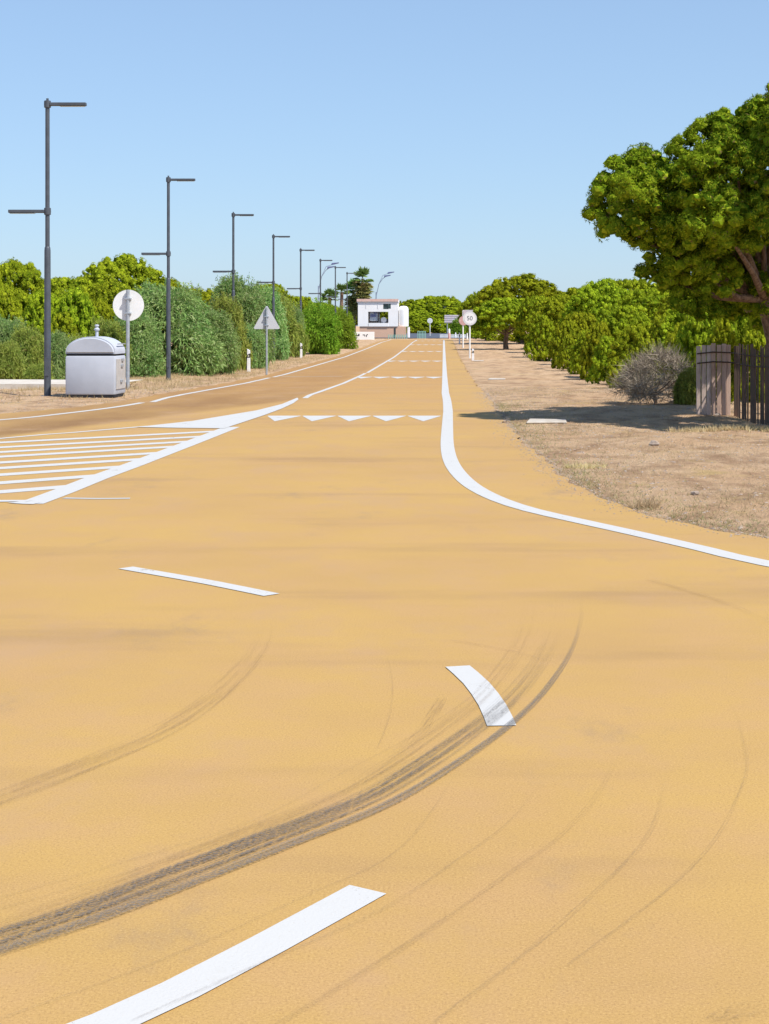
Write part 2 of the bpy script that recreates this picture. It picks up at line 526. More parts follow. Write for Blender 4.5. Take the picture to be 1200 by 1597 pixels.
gx = np.array(grid_lines([(-4000, -1000, 1500), (-1000, -100, 300), (-100, -30, 14), (-30, -13, 1.5), (-13, -6.4, .22), (-6.4, .7, 1.4),
                          (.7, 6.5, .16), (6.5, 14, .6), (14, 40, 4), (40, 200, 40), (200, 1000, 300), (1000, 4000, 1500)]))
gy = np.array(grid_lines([(-400, -20, 95), (-20, 6, 4), (6, 36, .24), (36, 70, .6), (70, 130, 1.5), (130, 260, 5), (260, 600, 40), (600, 2000, 300), (2000, 8000, 1500)]))
GX, GY = np.meshgrid(gx, gy)
GZ = gz(GX, GY)
nx, ny = len(gx), len(gy)
me = bpy.data.meshes.new('ground')
idx = np.arange(nx * ny).reshape(ny, nx)
q = np.stack([idx[:-1, :-1], idx[:-1, 1:], idx[1:, 1:], idx[1:, :-1]], -1).reshape(-1, 4)
me.from_pydata(np.stack([GX, GY, GZ], -1).reshape(-1, 3).tolist(), [], q.tolist())
for p in me.polygons: p.use_smooth = True
me.materials.append(M['ground'])
tag(link_mesh('ground', me), 'dry sandy ground with thin straw on both sides of the road', kind='structure')

rng = np.random.default_rng(5)
def jit(y, s): return .035 * math.sin(y * 1.3 + s) + .03 * math.sin(y * 4.7 + 2 * s + math.sin(y * 1.9)) + .025 * math.sin(y * 11 + s + 2 * math.sin(y * 3.1))
right_e = [(x, y) for y, x in XR if x <= 60]
left_e = [(x, y) for y, x in XL if x >= -60]
re = [(p.x + jit(p.y, 1) * (1 if p.x < 12 else 0), p.y) for p in catmull([(x, y, 0) for x, y in right_e if y <= 40], .18) if p.y < 38]
le = [(p.x + jit(p.y, 4) * (1 if p.x > -12 else 0), p.y) for p in catmull([(x, y, 0) for x, y in left_e if y <= 40], .25) if p.y < 38]
bm = bmesh.new()
ry, rx_ = zip(*sorted((y, x) for x, y in re)); ly, lx_ = zip(*sorted((y, x) for x, y in le))
pa, pb = None, None
for y in [-25, 0, 5] + list(np.arange(7.5, 38, .18)) + list(np.arange(38, 193, 1.0)):
    if y < 7.5: b_ = 60
    elif y < 38: b_ = float(np.interp(y, ry, rx_))
    else: b_ = 1.05 + jit(y, 1)
    if y < 22.5: a_ = -60
    elif y < 38: a_ = float(np.interp(y, ly, lx_))
    else: a_ = -7.1 + jit(y, 4)
    a = bm.verts.new((a_, y, float(prof(y)))); b = bm.verts.new((b_, y, float(prof(y))))
    if pa: bm.faces.new((pa, pb, b, a))
    pa, pb = a, b
bmesh.ops.remove_doubles(bm, verts=bm.verts, dist=.0005)
bmesh.ops.recalc_face_normals(bm, faces=bm.faces)
me = bpy.data.meshes.new('road'); bm.to_mesh(me); bm.free()
if me.polygons[0].normal.z < 0: me.flip_normals()
me.materials.append(M['road'])
road = link_mesh('road', me)
tag(road, 'ochre coated road widening into a junction, with white markings', kind='structure')

def zr(y, lift): return float(prof(y)) + lift

def ribbon(name, pts, width, m, lift=.004, step=.5, uv=False, w_fn=None):
    c = catmull([(x, y, 0) for x, y in pts], step)
    vs, fs, uvs = [], [], []
    for i, p in enumerate(c):
        d = (c[min(i + 1, len(c) - 1)] - c[max(i - 1, 0)]).normalized()
        nrm = Vector((-d.y, d.x, 0))
        w = width * (w_fn(i / (len(c) - 1)) if w_fn else 1)
        for sgn in (-1, 1):
            q = p + nrm * (w / 2 * sgn)
            vs.append((q.x, q.y, zr(q.y, lift))); uvs.append(((sgn + 1) / 2, i / (len(c) - 1)))
        if i: fs.append((2 * i - 2, 2 * i - 1, 2 * i + 1, 2 * i))
    me = bpy.data.meshes.new(name); me.from_pydata(vs, [], fs)
    if uv:
        L = me.uv_layers.new(name='UVMap')
        for lp in me.loops: L.data[lp.index].uv = uvs[lp.vertex_index]
    if len(me.polygons) and me.polygons[0].normal.z < 0: me.flip_normals()
    me.materials.append(m)
    return link_mesh(name, me, road)

def patch(name, pts, m, lift=.004):
    bm = bmesh.new()
    f = bm.faces.new([bm.verts.new((x, y, zr(y, lift))) for x, y in pts])
    bmesh.ops.triangulate(bm, faces=[f])
    me = bpy.data.meshes.new(name); bm.to_mesh(me); bm.free()
    if me.polygons[0].normal.z < 0: me.flip_normals()
    me.materials.append(m)
    return link_mesh(name, me, road)

def far_line(x, y0, y1, step=4):
    n = max(2, int((y1 - y0) / step)); return [(x, y0 + (y1 - y0) * k / n) for k in range(n + 1)]

# edge line on the bushy verge's side, in its three painted lengths
ribbon('edge_line', [(-60, 20.6), (-18, 22), (-12, 23.6), (-9.6, 25.6)] + [G(*p) for p in ((0, 655), (100, 645), (180, 635), (222, 628))], .16, M['paint'])
ribbon('edge_line', [G(238, 627), G(262, 620)] + far_line(-6.45, 38, 57), .15, M['paint'])
ribbon('edge_line', far_line(-6.42, 58, 189), .15, M['paint'])
# centre line
ribbon('centre_line', [G(476, 621), (-3.27, 37.5)] + far_line(-3.25, 40, 64), .13, M['paint'])
ribbon('centre_line', far_line(-3.20, 64.6, 186), .13, M['paint'])
# right edge line sweeping round the corner
ribbon('edge_line', [(30, 3.2), (14, 4.4), (8, 6.0), (5, 7.7), (3.3, 9.5)] + [G(*p) for p in
       ((1200, 880), (1100, 857), (1000, 834), (900, 812), (830, 796), (780, 780), (740, 760), (716, 739), (703, 718), (698, 695), (698, 670), (699, 645))]
       + [(.09, 31), (.08, 35)] + far_line(.05, 39, 184), .19, M['paint'], step=.3)
# painted island
ribbon('island_outline', [(-12, 15), (-9, 17.6)] + [G(*p) for p in ((0, 684), (110, 675), (232, 664.5))], .13, M['paint'])
ribbon('island_outline', [G(*p) for p in ((46, 786), (100, 766), (150, 746), (200, 728), (250, 709), (300, 690), (362, 666))], .27, M['paint'])
ribbon('island_outline', [(-11, 11.2), (-7, 13.6)] + [G(*p) for p in ((0, 782), (25, 784.5), (58, 785.5))], .16, M['paint'], lift=.006)
patch('island_tip', [G(*p) for p in ((213, 666.5), (300, 657), (400, 640.5), (440, 630.5), (464, 620.5), (466, 623), (458, 629), (440, 637.5), (412, 648), (385, 657), (350, 668.5), (280, 667.8))], M['paint'], .008)
for u, v in ((333, 673), (312, 681), (290, 689), (267, 697), (240, 707), (210, 717), (177, 729), (138, 743), (93, 760)):
    x, y = G(u, v)
    dx, dy = (-.76, -.65) if v < 740 else (-.73, -.68)
    t = -(y - 3.44 * x - 46.4) / (dy - 3.44 * dx) - .1
    t = min(t, 8)
    ribbon('hatch_stripe', [(x + .12, y + .1), (x + dx * t * .5, y + dy * t * .5), (x + dx * t, y + dy * t)], .29, M['paint'], lift=.0035)
# rows of triangles across the oncoming lane
for row, y in enumerate((28.9, 58, 88, 118, 147, 174)):
    for k in range(5):
        cx = -3.0 + .66 * k
        L = 1.75 if row == 0 else 2.3
        patch('yield_triangle', [(cx - .31, y + .15 + .25 * (row > 0)), (cx - .31, y + .03), (cx, y - L + .2), (cx + .31, y + .03), (cx + .31, y + .15 + .25 * (row > 0))], M['paint'], .006 if row else .0035)
# dashes that guide a turning car
ribbon('guide_dash', [G(196, 886), G(260, 897), G(330, 909.5), G(424, 928.5)], .125, M['paint'])
ribbon('guide_dash', [G(714, 1040), G(743, 1066), G(768, 1100), G(783, 1133)], .125, M['paint'], step=.15)
ribbon('guide_dash', [G(574, 1389), G(470, 1446), G(360, 1505), G(170, 1597), (-1.25, 3.32)], .135, M['paint'], step=.15)
ribbon('worn_line', [G(100, 777), G(150, 778), G(203, 777.5)], .10, M['faded'], .0035)
ribbon('worn_line', [(-6.2, 59), (-3.9, 59.2)], .22, M['faded'])

# rubber marks of turning cars
mk_band = mark_material('dark_rubber_band', (.155, .142, .130), 2.5, .26, .56, .80, .85, .45, .98)
mk_str = mark_material('rubber_streaks', (.125, .110, .098), 5.0, .36, .58, .95, .85, .12, .80)
mk_soft = mark_material('faint_rubber_streaks', (.24, .150, .08), 5.5, .40, .64, .38, .85, .2, .95)
mk_thin = mark_material('thin_rubber_line', (.19, .135, .09), 2.0, .36, .66, .34, .9)
T1 = [(-120, 1527), (0, 1487), (150, 1438), (300, 1380), (450, 1321), (600, 1260), (700, 1202), (790, 1138), (850, 1080), (890, 1020), (907, 965), (906, 925)]
ribbon('tyre_mark', [G(*p) for p in T1], .06, mk_band, .010, .1, True, lambda t: 1.15 - .85 * t)
ribbon('tyre_mark', [G(u - 34, v - 11) for u, v in T1], .15, mk_str, .008, .1, True, lambda t: 1 - .35 * t)
ribbon('tyre_mark', [G(u - 80, v - 14) for u, v in T1[1:]], .11, mk_soft, .007, .1, True)
T2 = [(-80, 1278), (0, 1248), (120, 1200), (250, 1143), (330, 1092), (385, 1038), (412, 995), (420, 955)]
ribbon('tyre_mark', [G(*p) for p in T2], .17, mk_soft, .007, .1, True, lambda t: 1 - .3 * t)
ribbon('tyre_mark', [G(u + 9, v + 8) for u, v in T2], .018, mk_thin, .009, .1, True)
for pts, w in (([(420, 1610), (600, 1500), (760, 1390), (870, 1310), (940, 1230), (985, 1120)], .030),
               ([(672, 1605), (800, 1505), (900, 1422), (1000, 1322), (1032, 1255), (1045, 1180)], .022),
               ([(880, 1515), (1040, 1392), (1112, 1318), (1150, 1250), (1166, 1190), (1150, 1120), (1120, 1060)], .016),
               ([(-20, 1600), (150, 1540), (300, 1480), (490, 1395), (620, 1330), (700, 1230), (735, 1160)], .014),
               ([(200, 1600), (420, 1500), (600, 1420), (720, 1340), (800, 1280), (870, 1190)], .018),
               ([(-30, 1430), (200, 1362), (400, 1300), (560, 1225), (690, 1160), (800, 1085), (850, 1010), (870, 950)], .012),
               ([(-30, 1412), (200, 1345), (400, 1280), (540, 1205), (660, 1140), (770, 1060), (830, 990)], .010),
               ([(590, 1170), (610, 1110), (612, 1060), (600, 1010)], .010),
               ([(1010, 905), (1080, 925), (1140, 945), (1230, 985)], .07),
               ([(700, 1000), (790, 1015), (880, 1040), (930, 1060)], .03),
               ([(690, 1090), (660, 1140), (610, 1180), (540, 1220)], .06),
               ([(1120, 1600), (1160, 1580), (1230, 1565)], .09)):
    ribbon('scuff_line', [G(*p) for p in pts], w, mk_thin if w < .028 else mk_soft, .0075, .08, True)

# other sheets of the setting
def sheet(name, pts, m, label):
    n = len(pts)
    me = bpy.data.meshes.new(name); me.from_pydata(pts, [], [tuple(range(n))])
    if me.polygons[0].normal.z < 0: me.flip_normals()
    me.materials.append(m)
    return tag(link_mesh(name, me), label, kind='structure')
sheet('cross_road', [(-70, 203, .09), (4.5, 203, .09), (7, 330, .10), (-70, 330, .10)], M['asphalt'], 'grey asphalt road crossing beyond the end of the ochre road')
xs = np.linspace(-40, -8.9, 60)
mb = MB()
for i in range(len(xs) - 1):
    a, b = xs[i], xs[i + 1]
    ya = 41.5 + .015 * (a + 9) ** 2; yb = 41.5 + .015 * (b + 9) ** 2
    mb.add([(a, ya, .13), (b, yb, .13), (b, yb + 4.2, .10), (a, ya + 4.2, .10), (a, ya, -.2), (b, yb, -.2)], [(0, 1, 2, 3), (4, 5, 1, 0)])
tag(mb.build('footpath', M['path']), 'pale concrete footpath behind the first street lamp', kind='structure')

# ---------------------------------------------------------------- plants
def unit(v): return v / np.maximum(np.linalg.norm(v, axis=-1, keepdims=True), 1e-9)

def blades(pts, dirs, nb, length, width, spread, rng, droop=0.0, diamond=False):
    p = np.repeat(pts, nb, 0); d = np.repeat(dirs, nb, 0)
    n = len(p)
    d = unit(d + spread * rng.normal(size=(n, 3)))
    L = length * rng.uniform(.6, 1.25, (n, 1)); W = width * rng.uniform(.7, 1.3, (n, 1))
    s = unit(np.cross(d, rng.normal(size=(n, 3))))
    tip = p + d * L; tip[:, 2:3] -= droop * L
    if diamond:
        mid = p + d * L * .5; mid[:, 2:3] -= droop * L * .3
        v = np.stack([p, mid + s * W / 2, tip, mid - s * W / 2], 1)
        return v.reshape(-1, 3), 4
    return np.stack([p - s * W / 2, p + s * W / 2, tip], 1).reshape(-1, 3), 3

def shell(lobes, dens, rng, lo=.85, hi=1.05, zmin=-.5):
    P, N = [], []
    for i, (c, r) in enumerate(lobes):
        area = 4 * math.pi * ((r[0] * r[1]) ** 1.6 / 3 + (r[0] * r[2]) ** 1.6 / 3 + (r[1] * r[2]) ** 1.6 / 3) ** (1 / 1.6)
        n = int(area * dens) + 1
        d = unit(rng.normal(size=(n, 3)))
        d = d[d[:, 2] > zmin]
        p = c + d * r * rng.uniform(lo, hi, (len(d), 1))
        keep = np.ones(len(p), bool)
        for j, (c2, r2) in enumerate(lobes):
            if j != i: keep &= (((p - c2) / r2) ** 2).sum(1) > .72
        P.append(p[keep]); N.append(unit(d[keep] / r))
    return np.concatenate(P), np.concatenate(N)

def rosettes(P, N, nb, length, width, rng, tilt=.2, lift=.2):
    """small sprays of flat needles round each shoot, facing outwards"""
    p = np.repeat(P, nb, 0); n = np.repeat(N, nb, 0)
    k = len(p)
    n = unit(n + tilt * rng.normal(size=(k, 3)))
    t = unit(np.cross(n, rng.normal(size=(k, 3))))
    d = unit(n * rng.uniform(lift - .25, lift + .35, (k, 1)) + t)
    s = unit(np.cross(n, d))
    L = length * rng.uniform(.6, 1.25, (k, 1)); W = width * rng.uniform(.7, 1.3, (k, 1))
    return np.stack([p - s * W / 2, p + s * W / 2, p + d * L], 1).reshape(-1, 3)

def ico_tris(sub):
    bm = bmesh.new(); bmesh.ops.create_icosphere(bm, subdivisions=sub, radius=1)
    t = np.array([[v.co[:] for v in f.verts] for f in bm.faces]); bm.free()
    return t

def tufted(name, lobes, m, rng, mini=9, mini_r=.17, tufts=11, nb=5, length=.13, width=.03, core=True, zmin=-.45, sub=2):
    """pine crown: lobes > small cushions > sprays of needles"""
    c, n = shell(lobes, mini, rng, .85, 1.04, zmin)
    P = np.repeat(c, tufts, 0); N = np.repeat(n, tufts, 0)
    d = unit(rng.normal(size=P.shape) + N * .9 + np.array([0, 0, .55]))
    R = mini_r * rng.uniform(.6, 1.25, (len(c), 1)).repeat(tufts, 0)
    P = P + d * R * np.where(rng.uniform(0, 1, (len(P), 1)) < .3, rng.uniform(.2, .8, (len(P), 1)), rng.uniform(.9, 1.0, (len(P), 1)))
    v = rosettes(P, d, nb, length, width, rng)
    # each cushion is dense: packed needles under the loose outer ones
    t = ico_tris(sub)
    ph = rng.uniform(0, 6.28, (len(c), 1, 1))
    k = 1 + .20 * np.sin(t[None, ..., 0] * 5 + ph) * np.cos(t[None, ..., 2] * 4 + ph * 3) + .22 * np.sin(t[None, ..., 1] * 8 + ph * 2) * np.cos(t[None, ..., 2] * 9 + ph) + .12 * np.sin(t[None, ..., 0] * 17 + t[None, ..., 1] * 13 + ph)
    r0 = (mini_r * .74) * rng.uniform(.6, 1.25, (len(c), 1, 1, 1))
    v = np.concatenate([v, (c[:, None, None] + t[None] * k[..., None] * r0 * np.array([1.05, 1.05, .9])).reshape(-1, 3)])
    if core:
        c2, n2 = shell(lobes, 36, rng, .45, .80, -1)
        v = np.concatenate([v, rosettes(c2, n2, 8, .10, .05, rng, .6, .2)])
    return np_mesh(name, v, 3, m)

def dome_lobes(R, H, zb, n, rng, lr=(.15, .25), flat=.75):
    L = []
    for k in range(n):
        t = (k + .5) / n
        z = 1 - 1.12 * t
        a = k * 2.39996 + rng.uniform(-.3, .3)
        q = math.sqrt(max(0, 1 - max(z, 0) ** 2)) * (1 if z > 0 else (1 + z * 1.2))
        r = R * rng.uniform(*lr)
        L.append((np.array([math.cos(a) * q * (R - r * .8), math.sin(a) * q * (R - r * .8), zb + max(z, -.12) * (H - r * flat) * rng.uniform(.93, 1.03)]), np.array([r, r, r * flat])))
    L.append((np.array([0, 0, zb + H * .3]), np.array([R * .76, R * .76, H * .60])))
    return L

def bush_lobes(R, H, n, rng, lr=(.25, .42)):
    L = []
    for k in range(n):
        a = k * 2.39996 + rng.uniform(-.4, .4)
        z = rng.uniform(.12, .95) if k else .95
        q = math.sqrt(max(0, 1 - z ** 2.2)) * rng.uniform(.75, 1.05)
        r = R * rng.uniform(*lr) * (1.25 if k % 5 == 0 else 1)
        L.append((np.array([math.cos(a) * q * (R - r * .5), math.sin(a) * q * (R - r * .5), max(z * (H - r * .8), r * .6)]), np.array([r, r, r * rng.uniform(.8, 1.2)])))
    L.append((np.array([0, 0, H * .4]), np.array([R * .66, R * .66, H * .42])))
    return L

def trunk_mb(h, r, limbs, spread, rng, lean=0.0):
    mb = MB()
    top = Vector((lean, 0, h))
    mb.tube([(0, 0, -.15), (lean * .2 + r * .3, r * .2, h * .35), (lean * .6 - r * .2, 0, h * .7), top], [r * 1.25, r, r * .85, r * .65], 9)
    for k in range(limbs):
        a = 2 * math.pi * k / limbs + rng.uniform(-.3, .3)
        s = Vector((lean * .6, 0, h * rng.uniform(.6, .95)))
        e = s + Vector((math.cos(a) * spread, math.sin(a) * spread, spread * rng.uniform(.5, .9)))
        mb.tube([s, (s + e) / 2 + Vector((0, 0, -.06 * spread)), e], [r * .5, r * .36, r * .12], 7)
    return mb

PROTO = {}
def make_proto(key, crown_me, tmb):
    PROTO[key] = (crown_me, tmb.build('trunk', M['bark'], None, True).data)
    bpy.data.objects.remove(bpy.data.objects['trunk'])

for k, (R, H, zb, n) in {'pine_a': (2.4, 2.1, 1.7, 46), 'pine_b': (2.5, 2.5, 1.6, 52), 'pine_c': (2.2, 2.0, 1.5, 40)}.items():
    r_ = np.random.default_rng(sum(map(ord, k)))
    make_proto(k, tufted(k, dome_lobes(R, H, zb, n, r_), M['pine'], r_, 12, .155, 26, 4, .06, .022, True, -.25),
               trunk_mb(zb, .16, 6, 1.2, r_))
for k, (R, H, n) in {'low_a': (1.3, 2.0, 18), 'low_b': (1.4, 1.9, 20)}.items():      # young pines, green down to the ground
    r_ = np.random.default_rng(sum(map(ord, k)))
    make_proto(k, tufted(k, bush_lobes(R, H, n, r_, (.26, .40)), M['pine'], r_, 17, .125, 24, 4, .055, .018), trunk_mb(.7, .07, 4, .5, r_))
def leafy(name, lobes, m, rng, dens, nb, length, width, droop, spread=.7, core=.7, zmin=-.6):
    p, n = shell(lobes, dens, rng, .68, 1.25, zmin)
    v, k = blades(p, unit(n + np.array([0, 0, .25])), nb, length, width, spread, rng, droop, True)
    # loose shoots that stand out of the outline
    p3, n3 = shell(lobes, dens * .05, rng, 1.0, 1.15, 0)
    q3 = np.repeat(p3, 9, 0) + np.repeat(unit(n3 + np.array([0, 0, 1.0])), 9, 0) * np.tile(np.linspace(0, .38, 9), len(p3))[:, None] * np.repeat(rng.uniform(.4, 1.2, len(p3)), 9)[:, None]
    v3, k = blades(q3, np.repeat(unit(n3 + np.array([0, 0, .7])), 9, 0), 2, length * .8, width, .7, rng, droop, True)
    v = np.concatenate([v, v3])
    p2, n2 = shell(lobes, dens * .35, rng, .5, .8, -1)
    v2, k = blades(p2, n2, 3, length * 1.3, width * 4, .6, rng, droop, True)
    v = np.concatenate([v, v2])
    return np_mesh(name, v, 4, m)
for k, (R, H, n, mm) in {'wattle_a': (2.2, 3.1, 24, 'acacia'), 'wattle_b': (2.1, 3.4, 26, 'acacia'), 'olive_a': (1.7, 2.4, 20, 'acacia2'), 'green_a': (1.6, 2.7, 22, 'bright')}.items():
    r_ = np.random.default_rng(sum(map(ord, k)))
    make_proto(k, leafy(k, bush_lobes(R, H, n, r_, (.2, .36)), M[mm], r_, 70, 4, .26 if mm != 'bright' else .2, .04, .35), trunk_mb(.9, .06, 7, .8, r_))
r_ = np.random.default_rng(77)
p, n = shell(bush_lobes(.85, 1.15, 14, r_, (.3, .45)), 130, r_, .3, 1.0)
v1, _ = blades(p, unit(n + np.array([0, 0, .2])), 5, .34, .012, .8, r_)
PROTO['dead'] = (np_mesh('dead', v1, 3, M['deadtwig']), trunk_mb(.3, .035, 9, .55, r_).build('trunk', M['bark'], None, True).data)
bpy.data.objects.remove(bpy.data.objects['trunk'])
PSIZE = {'pine_a': (2.4, 3.8), 'pine_b': (2.5, 4.1), 'pine_c': (2.2, 3.5), 'low_a': (1.3, 2.0), 'low_b': (1.4, 1.9), 'wattle_a': (2.2, 3.1),
         'wattle_b': (2.1, 3.4), 'olive_a': (1.7, 2.4), 'green_a': (1.6, 2.7), 'dead': (.85, 1.25)}

def plant(kind, name, x, y, r, h, label, cat, group=None, rz=None):
    R, H = PSIZE[kind]
    o = empty(name, (x, y, float(gz(x, y)) - .05), label, cat, group, random.uniform(0, 6.28) if rz is None else rz)
    o.scale = (r / R, r / R * random.uniform(.92, 1.08), h / H)
    link_mesh('crown', PROTO[kind][0], o); link_mesh('trunk', PROTO[kind][1], o)
    return o

def plant_at(kind, name, u, y, vtop, hw, label, cat, group=None):
    x, zt = at_dist(u, vtop, y)
    return plant(kind, name, x, y, hw * y / FPX, zt - float(prof(y)), label, cat, group)

random.seed(11)
GP = 'stone pines on the dirt verge'
LP = ['far rounded stone pine behind the small umbrella pine, beside the dirt verge', 'rounded stone pine rising behind the young pines and dead shrub', 'stone pine crown showing behind the plank fence, under the umbrella pine']
pk = ['pine_a', 'pine_b', 'pine_c']
# pines on the open verge's side
plant_at('pine_a', 'stone_pine', 790, 124, 462, 58, 'small umbrella shaped pine with bare trunk on dirt behind speed limit sign', 'tree')
plant_at('pine_b', 'stone_pine', 814, 150, 429, 78, 'tallest domed pine rising behind the small umbrella pine near the speed sign', 'tree')
for i, (u, y, vt, hw) in enumerate(((760, 175, 452, 45), (872, 98, 462, 44), (838, 112, 458, 34), (905, 125, 446, 50), (940, 86, 436, 62), (1018, 66, 446, 72),
                                    (985, 100, 432, 70), (1090, 60, 446, 80), (905, 78, 484, 38), (975, 56, 474, 52), (1085, 46, 468, 70), (1150, 55, 440, 80), (1200, 44, 455, 70),
                                    (1270, 50, 430, 90), (1080, 90, 436, 70))):
    plant_at(pk[i % 3], 'stone_pine', u, y, vt, hw, LP[0 if y > 95 else 1 if u < 1040 else 2], 'tree', GP)
GL = 'young pines at the edge of the dirt verge'
LL = ['young bushy pine, green to the ground, on the dirt past the dead shrub row', 'young bushy pine, green to the ground, next to the dead shrub', 'young bushy pine growing close behind the plank fence']
for i, (u, y, vt, hw) in enumerate(((846, 86, 494, 26), (884, 70, 505, 28), (912, 62, 518, 25), (888, 66, 528, 18), (950, 47, 528, 36), (988, 43, 512, 44), (1030, 46, 496, 42),
                                    (932, 54, 508, 28), (1070, 38, 505, 42), (1100, 37, 466, 50), (1150, 35, 474, 48), (1190, 34, 470, 50), (1125, 33, 500, 36), (1240, 36, 462, 55))):
    plant_at(('low_a', 'low_b')[i % 2], 'young_pine', u, y, vt, hw, LL[0 if u < 920 else 1 if u < 1050 else 2], 'tree', GL)
# grey dead shrub and green bush beside the fence
x, y = G(1022, 632)
plant('dead', 'dead_shrub', x, y, .93, 1.25, 'dry grey leafless shrub on the dirt between young pine and plank fence', 'shrub')
x, y = G(1076, 636)
plant('olive_a', 'shrub', x, y + .2, .30, .75, 'small olive green shrub against the end of the plank fence', 'shrub')
# trees behind the crossing road
GF = 'pines beyond the crossing road'
for i, (u, y, vt, hw) in enumerate(((682, 345, 460, 52), (640, 360, 468, 46), (725, 350, 470, 36), (708, 340, 478, 34), (655, 338, 484, 30), (745, 330, 478, 30), (610, 350, 478, 40), (570, 360, 480, 40))):
    plant_at(pk[i % 3], 'stone_pine', u, y, vt, hw, 'distant round pine beyond the grey crossing road', 'tree', GF)
for i, (u, y, vt, hw) in enumerate(((600, 338, 500, 26), (632, 336, 502, 22), (650, 334, 498, 20), (668, 340, 500, 22), (690, 335, 498, 22), (705, 334, 502, 20), (728, 333, 500, 24), (748, 332, 498, 24), (770, 325, 496, 26))):
    plant_at(('low_a', 'low_b')[i % 2], 'young_pine', u, y, vt, hw, 'low bushy pine under the distant pines beyond the crossing road', 'tree', 'low pines beyond the crossing road')
for i, (u, y, vt, hw) in enumerate(((752, 190, 505, 16), (770, 172, 508, 18), (800, 165, 508, 20), (822, 150, 506, 22), (838, 130, 510, 20), (735, 215, 508, 12))):
    plant_at(('low_b', 'low_a')[i % 2], 'young_pine', u, y, vt, hw, 'low bushy pine in the shade behind the small umbrella shaped pine', 'tree', 'low pines behind the umbrella shaped pine')
x, zt = at_dist(715, 498, 235)
plant('green_a', 'shrub', x, 235, 1.3, zt, 'dark green shrub under the wide direction board', 'shrub')
# pines behind the shrubs on the lamp side
GQ = 'stone pines behind the lamps'
for i, (u, y, vt, hw) in enumerate(((190, 70, 399, 85), (22, 72, 402, 62), (105, 64, 428, 72), (165, 62, 440, 62), (10, 58, 446, 52), (250, 75, 430, 60), (70, 60, 455, 52), (300, 88, 445, 60), (-60, 66, 410, 70), (350, 110, 448, 50),
                                    (-70, 54, 440, 60), (420, 118, 440, 45))):
    plant_at(pk[(i + 1) % 3], 'stone_pine', u, y, vt, hw, ('broad stone pine crown above the grey container and round sign', 'stone pine crown beyond the second street lamp, behind the feathery shrubs', 'stone pine crown beside the first street lamp, above the low olive shrubs')[0 if 90 < u < 200 else 1 if u >= 200 else 2], 'tree', GQ)
# feathery shrubs along the lamp verge
plant_at('wattle_a', 'wattle_shrub', 262, 59.5, 449, 82, 'large feathery blue green shrub behind the second street lamp', 'shrub')
plant_at('wattle_b', 'wattle_shrub', 372, 76, 434, 50, 'tall loose grey green shrub behind the triangular sign', 'shrub')
GS = 'feathery shrubs behind the lamps'
LS = ['loose grey green shrub between the round sign and the second street lamp', 'dark olive shrub low behind the grey container and first lamp', 'feathery shrub between the triangular sign and the second marker post', 'feathery shrub between the second street lamp and the first marker post']
for i, (kd, u, y, vt, hw, k) in enumerate((('wattle_b', 205, 57, 486, 46, 0), ('olive_a', 168, 56, 505, 36, 0), ('olive_a', 120, 53, 528, 34, 1), ('wattle_b', 85, 51, 520, 30, 1), ('olive_a', 45, 50, 515, 34, 1),
                                           ('olive_a', 8, 48.5, 535, 32, 1), ('wattle_a', 15, 53, 500, 40, 1), ('olive_a', -35, 50, 520, 40, 1), ('olive_a', 60, 47.8, 568, 22, 1), ('olive_a', 140, 52, 560, 24, 1),
                                           ('wattle_a', 322, 62, 486, 46, 3), ('olive_a', 340, 64, 522, 30, 3), ('wattle_a', 385, 71, 508, 30, 3), ('olive_a', 355, 67, 470, 34, 3),
                                           ('wattle_b', 412, 88, 448, 34, 2), ('olive_a', 434, 92, 466, 30, 2), ('wattle_a', 450, 100, 474, 26, 2), ('olive_a', 462, 98, 505, 18, 2))):
    plant_at(kd, 'verge_shrub', u, y, vt, hw, LS[k], 'shrub', GS)
for i, (u, y, vt, hw) in enumerate(((55, 57, 462, 46), (125, 59, 458, 50), (5, 55, 470, 40), (150, 60, 476, 36), (95, 56, 492, 34), (-45, 55, 470, 42), (310, 80, 470, 34))):
    plant_at(('low_a', 'low_b')[i % 2], 'young_pine', u, y, vt, hw, 'young bushy pine between the rounded stone pines and the low olive shrubs', 'tree', 'young pines behind the lamps')
plant_at('green_a', 'shrub', 500, 108, 476, 34, 'bright green rounded shrub beside the road past the second marker post', 'shrub')
GB = 'green shrubs before the white building'
for i, (kd, u, y, vt, hw) in enumerate((('green_a', 528, 128, 490, 26), ('green_a', 480, 118, 480, 24), ('pine_a', 470, 135, 460, 30), ('olive_a', 530, 150, 492, 16), ('green_a', 515, 150, 478, 26), ('green_a', 535, 172, 484, 22),
                                        ('pine_c', 500, 180, 470, 40))):
    plant_at(kd, 'shrub', u, y, vt, hw, 'green shrub in the clump between the lamps and the white building', 'shrub', GB)

